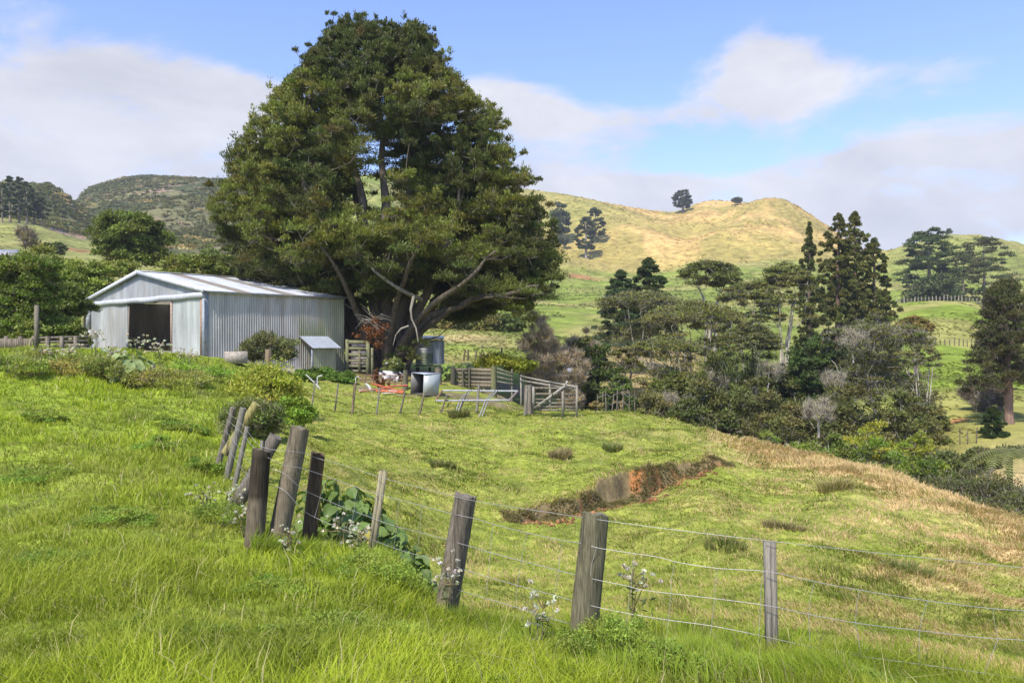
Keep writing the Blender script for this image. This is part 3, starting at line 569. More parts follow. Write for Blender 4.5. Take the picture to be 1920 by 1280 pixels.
    for i in range(26):
        a=RNG.random()*6.28; p=Q(698+RNG.normal()*6,600,-5.5); e=p+np.array([math.cos(a)*.9,math.sin(a)*.4,RNG.normal()*.5-.2]); m_=(p+e)/2+RNG.normal(size=3)*.15; tube(mb,[p,m_,e],[.03,.018,.006],4,(.22,.20,.165),cap=False)
    mb.build('dead_branch',M_bark,t,smooth=True)
    mb=MB(); dc=[]
    for i in range(26):
        px=702+RNG.normal()*9; py=628+RNG.normal()*14; dc.append((*P(px,py,TD-5.2+RNG.normal()*.3),.30,.34))
    leafcloud(mb,dc,46,.06,(.105,.042,.020),lean=(0,0,-.5),flat=.1); mb.build('dead_foliage',M_leaf,t)
big_tree()

# ------------------------------------------------------------------ left side
# vine mass over an old frame
b,h,w=place(15,36,478,140); cl=[]
for i in range(300):
    cl.append((b[0]+(RNG.random()-.5)*w*.92,b[1]+RNG.random()*2.0-.6,b[2]+h*(.04+.9*RNG.random()**.8),.42,.36))
make_plant('vine_thicket','tall square mass of leafy vines smothering a frame at the left edge','vine',b,np.array(cl),170,.075,(.075,.10,.028),r0=.1,lf=dict(flat=.1,tip=((.22,.24,.09),.06)),tw=(5,.35,.012,(.30,.22,.16)),group=None)
roundtree(75,52,462,120,'pale leafed fruit tree rising behind the vine thicket','fruit_tree',col=(.11,.125,.04),z0=.3,n=60,per=230,group='fruit trees left of the shed',lf=dict(tip=((.26,.29,.10),.07)))
roundtree(118,41,532,118,'dark glossy citrus tree with bare trunk left of the shed gable','fruit_tree',col=(.055,.075,.022),z0=.36,n=60,per=260,group='fruit trees left of the shed',lf=dict(tip=((.22,.25,.12),.07)))
roundtree(158,50,480,105,'light green fruit tree directly behind the left shed corner','fruit_tree',col=(.10,.125,.035),z0=.25,n=56,per=220,group='fruit trees left of the shed',lf=dict(tip=((.24,.28,.08),.08)))
roundtree(40,60,492,90,'leafy fruit tree deep behind the vine thicket','fruit_tree',col=(.10,.12,.04),z0=.2,n=40,per=160,group='fruit trees left of the shed')
roundtree(247,76,386,152,'big round evergreen tree standing above the shed gable','evergreen_tree',col=(.075,.092,.025),z0=.16,n=120,per=300,cs=.12,boty=560,lf=dict(tip=((.20,.22,.08),.05)))
umb=[(200,66,490,60,'small clipped flat tree left of the ridge of the shed'),(232,68,488,58,'small clipped flat tree nearest the shed ridge')]
for px,d,ty,wp,lb in umb: roundtree(px,d,ty,wp,lb,'clipped_tree',col=(.13,.145,.05),z0=.45,n=34,per=120,boty=ty+62,group='clipped trees behind the shed')
for px,d,ty,wp,cc,lb in [(338,60,470,84,(.11,.12,.04),'loose pale shrub behind the middle of the shed roof'),(378,58,464,96,(.075,.09,.028),'round dark shrub behind the shed roof'),(425,60,478,90,(.095,.105,.035),'olive shrub behind the roof beside the big tree'),(470,62,490,90,(.12,.14,.035),'bright green shrub under the left boughs of the big tree'),(300,64,500,60,(.13,.14,.045),'low pale bush right of the round evergreen'),(525,64,505,80,(.10,.115,.03),'shaded shrub behind the far end of the shed roof')]:
    shrub(px,d,ty,wp,lb,col=cc,n=34,per=150,group='shrubs behind the shed',boty=560)
shrub(98,130,452,46,'dark rounded shrub alone on the olive slope at left',col=(.045,.055,.022),n=26,per=130,boty=486)
shrub(48,118,428,52,'half bare twiggy shrub above the vine thicket','twiggy_shrub',col=(.16,.13,.07),n=22,per=30,boty=476,tw=(60,.9,(.24,.20,.15)))
for px,d,ty,wp,lb in [(4,215,344,26,'dark pine cut by the left edge of the frame'),(19,222,332,24,'tallest slender pine in the left ridge group'),(36,225,333,22,'thin topped pine second from the left ridge gap'),(50,222,342,26,'broader pine on the right of the left ridge group'),(64,228,356,28,'shorter dark pine lowest in the left ridge group'),(78,228,372,28,'low dark pine at the foot of the left ridge group')]:
    pine(px,d,ty,wp,lb,boty=424,n=34,per=60,z0=.22,top=1.0,col=(.030,.040,.022),group='pines on the left ridge',cs=.13)
pine(92,330,341,17,'lone little pine on the skyline at left',boty=362,n=26,per=60,z0=.2,col=(.035,.05,.03))
pine(399,560,336,12,'small pine on the skyline beside the big tree crown',boty=352,n=20,per=40,z0=.2,col=(.06,.07,.05))

# ------------------------------------------------------------------ hill trees on the right hills
def hill(px,d,ty,by,wp,lb,kind='pine',**k):
    dd=np.arange(330,640,2.); gy=CY-H((px-CX)/F*dd,dd)/dd*F; q=np.where(gy<=by)[0]; d=float(dd[q[0]]) if len(q) else float(dd[np.argmin(gy)]); by=None
    if kind=='pine': return pine(px,d,ty,wp,lb,boty=by,name='hill_pine',**k)
    return roundtree(px,d,ty,wp,lb,'hill_tree',boty=by,**k)
hill(1280,590,358,399,38,'flat topped pine alone in the saddle of the skyline',col=(.040,.045,.030),z0=.22,n=60,per=90,cs=.11,r0=1.0)
hill(1382,600,371,384,20,'small round tree peeping over the brow of the hill','round',col=(.05,.055,.035),z0=.05,n=20,per=80)
hill(1050,470,374,462,38,'tall dense rounded pine nearest the big tree on the hill','round',col=(.055,.065,.045),z0=.04,n=70,per=150,group='trees on the hillside')
hill(1058,450,440,466,20,'low dark bush at the foot of the tall hill pine','round',col=(.045,.055,.04),z0=.02,n=16,per=80)
hill(1116,460,392,458,38,'rear pine of the pair on the hillside',col=(.045,.052,.035),z0=.22,n=56,per=90,group='pair of pines on the hillside')
hill(1099,440,410,484,44,'front pine of the hillside pair with pale bare trunk',col=(.045,.052,.032),z0=.2,n=66,per=100,r0=.8,group='pair of pines on the hillside',bark=(.32,.28,.24))
for i,(px,d,ty,wp,lb) in enumerate([(1163,500,408,5,'tiny left bush of two on the upper hill'),(1171,500,407,6,'tiny right bush of two on the upper hill'),(1127,440,492,5,'tiny dark bush low on the hill slope'),(1045,430,478,9,'small bush at the hill edge beside the big tree'),(1161,450,452,4,'speck of a bush in the middle of the hill slope')]):
    shrub(px,d,ty,wp,lb,'hill_bush',col=(.05,.055,.03),n=10,per=60,boty=ty+wp*1.1)
pine(1742,232,433,108,'tall spreading pine left of the pair by the brow fence',boty=588,n=120,per=190,z0=.16,col=(.045,.058,.028),cs=.12,group='big pines by the brow fence',top=.9,r0=.75)
pine(1845,240,450,112,'thin crowned bare limbed pine right of the pair by the brow fence',boty=590,n=110,per=95,z0=.12,col=(.055,.06,.032),cs=.11,group='big pines by the brow fence',top=.85,r0=.6,bark=(.26,.21,.17))
pine(1806,238,480,44,'slim pine between the two big pines on the brow',boty=592,n=26,per=60,z0=.2,col=(.05,.056,.03),bark=(.26,.21,.17))
shrub(1752,222,516,92,'dark low cypress in front of the spreading pine','cypress_bush',col=(.040,.050,.026),n=36,per=160,boty=588)
shrub(1712,210,548,50,'rounded dark bush left of the brow pines',col=(.042,.052,.024),n=22,per=120,boty=590)
shrub(1780,420,430,10,'tiny dark bush on the far right hilltop','hill_bush',col=(.06,.07,.05),n=8,per=50,boty=441)
for px,wp,ty,lb in [(832,56,578,'leftmost rounded shrub in the row behind the grassy knoll'),(872,58,572,'dark shrub second in the row behind the knoll'),(912,56,580,'olive shrub third in the row behind the knoll'),(950,54,588,'pale shrub at the right end of the row behind the knoll')]:
    shrub(px,114,ty,wp*1.25,lb,col=[(.07,.08,.03),(.055,.07,.028),(.10,.10,.045),(.14,.13,.06)][RNG.integers(4)],n=44,per=170,boty=634,group='shrubs behind the grassy knoll')

# ------------------------------------------------------------------ valley trees
K='flat crowned trees in the valley'
conifer(1216,96,486,130,'pointed dark conifer behind the pale limbed valley trees',n=220,per=210,col=(.034,.048,.019),pw=.65,droop=.0,z0=.05,group='conifers in the valley')
conifer(1165,92,508,112,'blue green conifer at the left end of the valley trees',n=200,per=210,col=(.036,.055,.032),pw=.6,droop=.0,z0=.02,irr=.8)
umbrella(1196,72,542,170,'spreading tree with bare pale limbs reaching left',n=44,per=110,lo=.4,lean=4,group=K,twn=110,col=(.08,.085,.034))
umbrella(1332,86,480,128,'tall umbrella tree topping the middle of the valley trees',n=40,per=190,lo=.78,group=K,twn=90,col=(.07,.08,.026),cs=.14)
umbrella(1300,68,562,200,'broad tree with thick leaning pale trunk in the valley centre',n=64,per=150,lo=.35,lean=-1,group=K,r0=.32,twn=80,ns=5)
umbrella(1405,78,520,120,'layered tree with lichen pale branches left of the tall spires',n=44,per=140,lo=.5,group=K,twn=110)
umbrella(1470,84,490,120,'flat topped tree just left of the narrow spire',n=46,per=170,lo=.6,group=K,twn=100)
umbrella(1400,64,600,130,'twisted tree hung with dark perching plants',n=40,per=150,lo=.3,lean=1.5,group=K,r0=.3,col=(.06,.065,.025))
umbrella(1245,60,628,150,'low open tree with pale twisted limbs by the paddock edge',n=44,per=120,lo=.25,group=K,twn=90,r0=.14)
umbrella(1178,64,648,70,'small sparse tree with a thin dark trunk over tan grass',n=22,per=70,lo=.5,group=K,bark=(.22,.18,.14),r0=.1)
conifer(1518,92,417,60,'narrow ragged spire conifer standing apart',n=260,per=90,col=(.045,.052,.020),pw=.75,droop=.35,z0=.22,group='tall spire conifers',irr=1.2,cs=.11)
conifer(1572,95,402,120,'left spire of the dense weeping conifers',n=420,per=120,cs=.085,col=(.056,.060,.022),pw=.5,droop=.45,z0=.03,group='tall spire conifers',irr=1.05)
conifer(1603,98,400,140,'tallest middle spire of the weeping conifers',n=450,per=120,cs=.08,col=(.058,.062,.023),pw=.55,droop=.45,z0=.03,group='tall spire conifers',irr=1.05)
conifer(1640,100,448,120,'right shoulder spire of the weeping conifers',n=340,per=120,cs=.085,col=(.050,.055,.021),pw=.5,droop=.45,z0=.03,group='tall spire conifers',irr=1.05)
conifer(1662,104,520,70,'short dark conifer at the right foot of the spires',n=70,per=140,col=(.036,.048,.02),pw=.5,droop=.2,z0=.02,group='tall spire conifers')
roundtree(1532,66,600,140,'deep green bushy tree under the narrow spire','bushy_tree',col=(.035,.058,.022),n=100,per=230,z0=.02,cs=.13,lf=dict(lean=(0,0,-.4)))
b,h,w=place(1642,64,590,225); cl=np.vstack([cl_umbrella(b,h,w,60,lo=.45,cs=.12),cl_round(b,h*.92,w,90,z0=.0,cs=.12,dz=.55)])
make_plant('kanuka_tree','wide tiered olive tree filling the right of the valley','tree',b,cl,150,.11,(.075,.08,.030),stems=[([b,b+[.5,0,h*.3],b+[-1,0,h*.7]],.35),([b,b+[1.5,0,h*.3],b+[3,0,h*.75]],.25),([b,b+[-1.5,0,h*.3],b+[-3.2,0,h*.7]],.25)],barkcol=(.34,.30,.24),group=K,sk=dict(minr=.03,bend=.5,rk=.025,low=.4),tw=(45,.45,.018,(.30,.27,.22)),lf=dict(flat=.55,lean=(0,0,.1)))
umbrella(1716,76,588,74,'small russet topped tree right of the wide tiered tree',n=26,per=170,lo=.7,group=K,col=(.11,.085,.035),bark=(.3,.26,.2),twn=60)
umbrella(1730,60,640,80,'leaning sparse tree with grey branches over the green slope',n=22,per=60,lo=.35,lean=-2.5,group=K,twn=110)
V='undergrowth along the valley'
for px,d,ty,wp,cc,lb in [(1100,50,616,84,(.070,.072,.035),'dark round thicket right of the rail gate'),(1130,49,640,100,(.045,.06,.025),'dense dark green bush behind the gate corner'),(1160,47,690,70,(.055,.08,.028),'low glossy bush at the crest of the paddock'),(1340,50,700,170,(.06,.068,.028),'broad dim bush below the leaning pale trunk'),(1425,52,690,150,(.065,.068,.03),'brownish bush under the perching plants'),(1480,48,735,130,(.07,.075,.032),'mixed bush left of the grey dead shrub'),(1290,46,735,110,(.05,.06,.024),'shadowed bush at the brow beside the low open tree'),(1220,47,715,100,(.085,.085,.045),'scraggly bush near the wire fence end'),(1600,50,700,150,(.06,.065,.03),'low olive bush beneath the wide tiered tree'),(1700,50,720,130,(.065,.072,.032),'low bush with grey twigs right of the tiered tree')]:
    shrub(px,d,ty,wp,lb,col=cc,n=52,per=210,group=V,cs=.15,tw=(14,.35,(.26,.23,.18)))
for px,d,ty,wp,lb in [(1535,44,742,84,'pale grey dead shrub among green bushes'),(1565,56,690,66,'bleached leafless shrub above the green bushes'),(1345,62,695,60,'tangled pale dead branches under the perching plants'),(1440,62,670,80,'fan of bleached dead branches left of the deep green tree'),(1250,52,730,80,'grey tangle of bare twigs behind the brow'),(1600,62,612,80,'bleached dead top showing over the tiered tree')]:
    b,h,w=place(px,d,ty,wp*.78); h=min(h,w*.8+.5); b[2]=-(ty-CY)/F*d-h
    cl=cl_round(b,h,w,26,z0=.2,cs=.17); make_plant('dead_shrub',lb,'shrub',b,cl,4,.06,(.2,.2,.1),r0=.07,barkcol=(.40,.36,.30),group='bleached dead shrubs',sk=dict(minr=.014,bend=.8),tw=(40,.30,.010,(.36,.32,.24)))
for px,d,ty,wp,cc,lb in [(1440,38,800,110,(.085,.115,.03),'leafy low bush at the top of the paddock brow'),(1500,37,806,120,(.095,.125,.032),'fresh green bush left of the yellowish one'),(1570,37,800,130,(.075,.10,.026),'feathery green bush on the brow'),(1625,40,762,120,(.155,.165,.03),'yellow green bush standing highest on the brow'),(1650,36,810,150,(.080,.115,.022),'wide fine leaved green bush on the brow'),(1720,38,780,120,(.13,.16,.03),'lime tipped bush near the valley slope'),(1735,35,840,130,(.075,.105,.024),'green bush in front of the lime tipped one'),(1790,34,868,100,(.065,.085,.024),'last green bush on the descending brow'),(1600,33,850,120,(.06,.085,.02),'dark based bush hugging the brow grass'),(1680,31,880,130,(.055,.075,.02),'shady bush low on the brow line')]:
    shrub(px,d,ty,wp,lb,col=cc,n=64,per=260,leaf=.06,group='green bushes along the brow',cs=.13,tw=(14,.22,(.30,.27,.2)),lf=dict(flat=.35,lean=(.1,0,.1),tip=((.28,.30,.06),.06)))
for px,d,ty,wp,lb in [(1800,27,884,130,'dark twiggy scrub left of the tree fern foot'),(1865,26,888,150,'brown dark scrub below the tree fern'),(1930,24,900,150,'dark scrub cut by the right edge'),(1790,24,925,90,'low dark scrub hugging the descending crest'),(1835,33,868,120,'grey twiggy scrub right behind the dark scrub'),(1915,36,912,110,'olive scrub around the tree fern foot'),(1745,29,884,120,'mixed dark scrub where the green bushes end'),(1870,22,938,110,'lowest brown scrub on the dry crest near the right edge')]:
    shrub(px,d,ty,wp,lb,'scrub_bush',col=(.055,.062,.028),n=46,per=200,leaf=.045,group='dark scrub by the tree fern',tw=(40,.2,(.20,.17,.13)))
for px,d,ty,wp,cc,lb in [(1345,64,650,120,(.055,.065,.025),'dark bush filling the gap right of the leaning pale trunk'),(1440,66,640,120,(.06,.068,.026),'bush filling the gap under the layered tree'),(1500,68,655,90,(.05,.065,.024),'bush at the foot of the narrow spire'),(1390,58,715,150,(.062,.07,.028),'wide rough bush low in the middle of the gully'),(1270,58,690,110,(.07,.078,.03),'olive bush under the low open tree'),(1560,60,700,120,(.05,.06,.022),'dark bush left of the wide tiered tree foot'),(1735,56,752,90,(.075,.08,.035),'scruffy bush below the leaning sparse tree')]:
    shrub(px,d,ty,wp,lb,col=cc,n=60,per=220,group=V,cs=.15,tw=(8,.35,(.26,.23,.18)))
for px,d,ty,wp,lb in [(1775,44,842,90,'rough bush on the gully floor left of the tree fern'),(1838,50,842,70,'low grey green bush between the little conifer and the tree fern'),(1925,52,850,90,'dark bush behind the tree fern at the right edge')]:
    shrub(px,d,ty,wp,lb,'scrub_bush',col=(.06,.07,.03),n=44,per=200,group='rough bushes around the tree fern',tw=(20,.25,(.22,.19,.15)))
for px,d,ty,wp,lb in [(118,37,590,70,'leafy weeds under the dark citrus tree'),(150,37.5,612,40,'low brown weeds by the left shed corner'),(60,35,600,60,'leafy growth at the foot of the vine thicket')]:
    shrub(px,d,ty,wp,lb,'undergrowth',col=(.10,.12,.04),n=34,per=150,group='undergrowth left of the shed')
# right hand conifer with visible bole, round twiggy bush, little dark conifer
b,h,w=place(1893,62,522,0); w=6.8
cl=[]
for i in range(260):
    z=.27+.71*RNG.random()**.9; t=(z-.27)/.71; R=w/2*(1-.75*t**1.6)*(.6+.4*vnoise(z*8,i*.37,2)); a=RNG.random()*6.28; r=R*RNG.random()**.5
    cl.append((b[0]+r*math.cos(a)-.5,b[1]+r*math.sin(a),b[2]+h*z-.25*r,(.42+.3*RNG.random()),.5))
make_plant('weeping_conifer','ragged dark conifer with thick bare reddish trunk near the right edge','tree',b,np.array(cl),230,.10,(.036,.042,.016),stems=[([b-[0,0,.4],b+[-.1,0,h*.35],b+[-.3,0,h*.7],b+[-.5,0,h*.99]],.36)],barkcol=(.26,.17,.13),sk=dict(minr=.02,low=-.1),lf=dict(lean=(0,0,-.9),flat=.1,aspect=.3),tw=(16,.5,.015,(.24,.18,.14)))
shrub(1846,70,706,84,'round grey brown twiggy bush on the green slope','twiggy_bush',col=(.12,.105,.075),n=40,per=110,leaf=.09,boty=785,tw=(110,.5,(.22,.19,.16)))
conifer(1863,58,764,46,'little dense dark conifer beside the tree fern','small_conifer',n=90,per=160,col=(.022,.036,.014),pw=.5,droop=0,z0=0,cs=.16)
for px,d,ty,wp,by,lb in [(930,44,666,90,700,'yellow green shrub spilling over the yard boards'),(975,44,672,60,704,'olive end of the shrub behind the yard corner')]:
    shrub(px,d,ty,wp,lb,col=(.15,.165,.03),n=34,per=170,boty=by,leaf=.07,group='shrubs behind the yard boards')
# brown twiggy bushes by the gate
for px,d,ty,wp,by,lb in [(1012,46,574,86,None,'tall brown twiggy bush right of the yards'),(1062,46,640,84,None,'grey brown bush with bare tips behind the rail gate'),(1090,52,606,84,None,'hazy brown bush behind the dark thicket')]:
    b,h,w=place(px,d,ty,wp,by); cl=np.vstack([cl_round(b,h,w,50,z0=.25,cs=.15),cl_round(b,h*.7,w*.8,40,z0=.0,cs=.17)])
    make_plant('twiggy_bush',lb,'shrub',b,cl,70,.06,(.17,.13,.075),r0=.1,group='brown twiggy bushes by the gate',barkcol=(.22,.18,.14),tw=(120,.30,.011,(.42,.34,.25)),sk=dict(minr=.015,bend=.6))
# ------------------------------------------------------------------ grass
def blades(mb, x, y, hgt, wid, col, tipc, lean, clump_dir):
    n=len(x); z=H(x,y)
    ph=RNG.random(n)*2*np.pi; s=np.stack([np.cos(ph),np.sin(ph),np.zeros(n)],1)
    bd=np.stack([np.cos(clump_dir),np.sin(clump_dir)],1); 
    o=np.stack([x,y,z-.02],1); up=np.array([0,0,1.0])
    k=lean[:,None]
    m=o+up*(hgt*.55)[:,None]+np.column_stack([bd*(hgt*.22)[:,None]*k,np.zeros(n)])
    t=o+up*(hgt*(1-.28*lean*lean))[:,None]+np.column_stack([bd*(hgt*.75)[:,None]*k,np.zeros(n)])
    w=wid[:,None]*s
    v=np.stack([o-w*.5,o+w*.5,m+w*.42,m-w*.42,t],1).reshape(-1,3)
    b=np.arange(n)[:,None]*5
    c=np.stack([col*.9,col*.9,col,col,tipc],1).reshape(-1,3)
    q=b+np.array([[0,1,2,3]]); tr=b+np.array([[3,2,4]])
    mb.n0=mb.n; mb.V.append(v); mb.C.append(c); mb.Q.append(q+mb.n); mb.Q.append(tr+mb.n); mb.n+=len(v)
def scatter(n,px0,px1,d0,d1,pw=1.0):
    px=px0+(px1-px0)*RNG.random(n); d=np.exp(np.log(d0)+(np.log(d1)-np.log(d0))*RNG.random(n)**pw)
    return (px-CX)/F*d,d,px
def grass_near(n,mode):
    x,y,px=scatter(n,-140,2060,2.4,36 if mode!='edge' else 12,.9)
    dry,ns,pxx,d,n1,n2=zones(x,y); 
    cn=fbm(x*1.1+3,y*1.1,111,3); cn2=vnoise(x*3.3,y*3.3,113); cd=vnoise(x*1.3,y*1.3,117)*9+RNG.normal(size=len(x))*1.6
    hs=(.05+.10*sst(.35,.7,cn)+.06*cn2)*(.55+.8*RNG.random(len(x)))
    bank=ns*sst(20,23,d)*(1-sst(30,34,d)); hs=hs*(1+.7*bank*cn2)
    fr=np.abs(d-np.interp(px,FPX,FD)); fringe=np.where(px>470,np.exp(-(fr/.55)**2),0); hs=hs*(1+.5*fringe)
    keep=ns>.5; 
    return x,y,px,d,dry,n1,n2,cn,cn2,cd,hs,keep
mb=MB()
x,y,px,d,dry,n1,n2,cn,cn2,cd,hs,keep=grass_near(430000,'a')
bare=fbm(x*.7,y*.7,131)
keep&=~((px>165)&(px<640)&(d>37)); keep&=(d<33)
K_=keep; x,y,px,d,hs,cn,cn2,cd=[a[K_] for a in (x,y,px,d,hs,cn,cn2,cd)]; n=len(x); tall=RNG.random(n)<.005; hs=np.where(tall,hs*1.8,hs); pt=sst(.52,.66,fbm(x*.35+2,y*.35,119)); hs=hs*(1-.35*pt)
wid=np.maximum(.0058,d*.00115)*(.7+.6*RNG.random(n))
c0=mixc((.270,.325,.026),(.385,.455,.034),sst(.3,.7,cn)); c0=mixc(c0,(.125,.170,.030),.5*sst(.58,.78,fbm(x*.9+9,y*.9,71))); c0=c0*(.75+.5*RNG.random((n,1)))
st=RNG.random(n)<.06+.10*sst(.55,.8,cn2); c0=mixc(c0,(.34,.33,.075),.45*pt); st|=tall; c0=mixc(c0,(.20,.21,.05),.35*sst(.5,.68,fbm(x*.22+5,y*.22,121))); c0[st]=np.array([.50,.44,.20])*(.7+.5*RNG.random((st.sum(),1)))
tip=c0*np.array([1.25,1.15,1.1])
hs=np.where(st&~tall&(RNG.random(n)<.6),hs*.8,hs); blades(mb,x,y,hs,wid,c0,tip,np.where(st&~tall,1.2+.4*RNG.random(n),.35+.75*RNG.random(n)),cd)
o=mb.build('grass',M_grass); tag(o,'long bright green grass on the near side of the wire fence','grass',kind='stuff')
# grazed hillside beyond the fence
mb=MB(); x,y,px=scatter(620000,-100,2060,5.0,44,.8)
dry,ns,_,d,n1,n2=zones(x,y); keep=(ns<.5)&(d<np.interp(px,CRX,CRD)*1.12+6*(px<1000))&~((px>640)&(px<985)&(d>35.5)&(fbm(x,y,133)<.6))&~((px>160)&(px<640)&(d>36))
dd,side,par=seg_dist(x,y,SCARP); s=dd*side+(vnoise(x*1.6,y*1.6,3)-.5)*.5; keep&=~((s>-.36)&(s<-.02)&(par>.1)&(par<5.9)&(RNG.random(len(x))<.6))
x,y,px,d,dry,n1,n2,s,par=[a[keep] for a in (x,y,px,d,dry,n1,n2,s,par)]; n=len(x)
tu=fbm(x*1.5,y*1.5,141,3); lip=np.exp(-((s-.08)/.12)**2)*(par>.1)*(par<5.9)
hs=(.03+.04*RNG.random(n))*(1+.8*sst(.56,.72,tu))*(1+.8*dry)*(1+1.8*lip)
crest=sst(1270,1450,px)*sst(.78,.95,d/np.interp(px,CRX,CRD)); hs=hs*(1+.55*crest)
isdry=RNG.random(n)<np.clip(dry*.85+.10+.6*lip,0,.97)
c0=mixc((.235,.290,.032),(.330,.385,.045),sst(.35,.65,n2)); c0=mixc(c0,(.150,.180,.032),.5*sst(.54,.72,tu))
c1=mixc((.46,.34,.155),(.66,.48,.25),RNG.random(n)); c0=np.where(isdry[:,None],c1,c0)*(.75+.5*RNG.random((n,1)))
cd=vnoise(x*.5,y*.5,151)*7+RNG.normal(size=n)*.8
blades(mb,x,y,hs,np.maximum(.004,d*.00098)*(.7+.6*RNG.random(n)),c0,c0*1.15,.5+.8*RNG.random(n),cd)
o=mb.build('grass',M_grass); tag(o,'grazed green and straw grass on the hillside beyond the wire fence','grass',kind='stuff')
# tall lush fringe right along the fence foot
mb=MB(); n=52000; x,y,px=scatter(n,470,2060,3.0,9.0,1); fd=np.interp(px,FPX,FD); off=RNG.normal(size=n)*.45-.25; y=fd+off; x=(px-CX)/F*y
k=(vnoise(x*2.2,y*2.2,161)>.33); x,y,px=x[k],y[k],px[k]; n=len(x); cn=vnoise(x*2.5,y*2.5,163)
c0=mixc((.21,.28,.028),(.32,.40,.036),RNG.random(n)); c0[RNG.random(n)<.07]=(.42,.36,.18)
blades(mb,x,y,(.10+.17*cn)*(.5+.7*RNG.random(n)),np.maximum(.005,y*.0009)*(.7+.7*RNG.random(n)),c0,c0*1.2,.25+.7*RNG.random(n),vnoise(x,y,165)*8+RNG.normal(size=n)*.7)
o=mb.build('grass',M_grass); tag(o,'tall lush grass fringe growing along the foot of the wire fence','grass',kind='stuff')
# clay crumbs and shaggy overhang on the slip
mb=MB(); n=6500; par=RNG.random(n)*5.8+.1; i=par.astype(int); f=par-i; q=SCARP[i]*(1-f[:,None])+SCARP[np.minimum(i+1,6)]*f[:,None]; off=-.3+.34*RNG.random(n)
e=SCARP[np.minimum(i+1,6)]-SCARP[i]; nn=np.stack([-e[:,1],e[:,0]],1); nn/=np.linalg.norm(nn,axis=1,keepdims=True); x=q[:,0]+nn[:,0]*off; y=q[:,1]+nn[:,1]*off
k=vnoise(x*1.7,y*1.7,171)>.34; x,y=x[k],y[k]; n=len(x)
c0=mixc((.34,.25,.13),(.22,.22,.08),RNG.random(n)); blades(mb,x,y,.05+.10*RNG.random(n),np.full(n,.022),c0,c0*1.3,1.1+.5*RNG.random(n),np.full(n,-1.0)+RNG.normal(size=n)*.6)
o=mb.build('grass',M_grass); tag(o,'brown matted roots and grass hanging over the orange clay slip','grass',kind='stuff')
# clods of clay below the slip
mb=MB(); OV=np.array([[1,0,0],[0,1,0],[-1,0,0],[0,-1,0],[0,0,1],[0,0,-1.]]); OF=np.array([[0,1,4],[1,2,4],[2,3,4],[3,0,4],[1,0,5],[2,1,5],[3,2,5],[0,3,5]])
for _ in range(420):
    par=RNG.random()*5.4+.4; i=int(par); q=SCARP[i]*(1-par+i)+SCARP[min(i+1,6)]*(par-i); e=SCARP[min(i+1,6)]-SCARP[i]; nn=nrm(np.array([-e[1],e[0]])); off=-.28-abs(RNG.normal())*.22; x_,y_=q+nn*off; r_=.015+.05*RNG.random()**2.5
    mb.add(OV*r_*(.6+.8*RNG.random((6,3)))+[x_,y_,Hs(x_,y_)+r_*.3],OF,np.array([.26,.13,.06])*(.5+.9*RNG.random()))
o=mb.build('soil_clods',M_ground); tag(o,'loose clay clods scattered below the orange slip','soil',kind='stuff')
# scrub cover on the left hills
mb=MB(); n=9000; px=-60+600*RNG.random(n); d=235+330*RNG.random(n); x=(px-CX)/F*d; z=H(x,d); k=(d>222+ (60-px)*.1+25*vnoise(x*.05,d*.05,3))&(vnoise(x*.04,d*.04,181)>.25); x,d,z=x[k],d[k],z[k]; n=len(x)
s=.9+1.5*RNG.random(n)**2; cl=np.column_stack([x,d,z+s*.15,s,s*.5]); bc=mixc((.050,.052,.022),(.085,.082,.036),vnoise(x*.06,d*.06,183)); pk=(vnoise(x*.08+5,d*.08,185)>.84); bc[pk]=(.22,.17,.12)
leafcloud(mb,cl,18,.5,bc,flat=.5,aspect=.6,var=.12); o=mb.build('scrub',M_leaf); tag(o,'low dark scrub covering the ridges behind the shed','scrub',kind='stuff')

# rough tufts and rushes over the far slopes
mb=MB(); n=90000; px=-40+2040*RNG.random(n); d=np.exp(np.log(58)+(np.log(600)-np.log(58))*RNG.random(n)**.8); x=(px-CX)/F*d; keep=(vnoise(x*.06,d*.06,191)+.35*vnoise(x*.3,d*.3,193)>.62)&~((px<640)&(d<75)); x,d=x[keep],d[keep]; n=len(x); z=H(x,d)
gc=ground_col(x,d,z); ph=RNG.random(n)*3.14; a=np.stack([np.cos(ph)*.8,np.sin(ph)*.8,.25*np.ones(n)],1); b_=nrm(np.stack([-np.sin(ph)*.4,np.cos(ph)*.4,np.ones(n)],1)); sz=(.10+d*.0013)*(.5+RNG.random(n))
cards(mb,np.stack([x,d,z+sz*.15],1),nrm(a),b_,sz*1.2,sz*.38,gc*(np.where(d<300,.5,.72)[:,None]+.5*RNG.random((n,1)))); o=mb.build('grass',M_grass); tag(o,'rough tufts of grass and rushes over the far slopes','grass',kind='stuff')

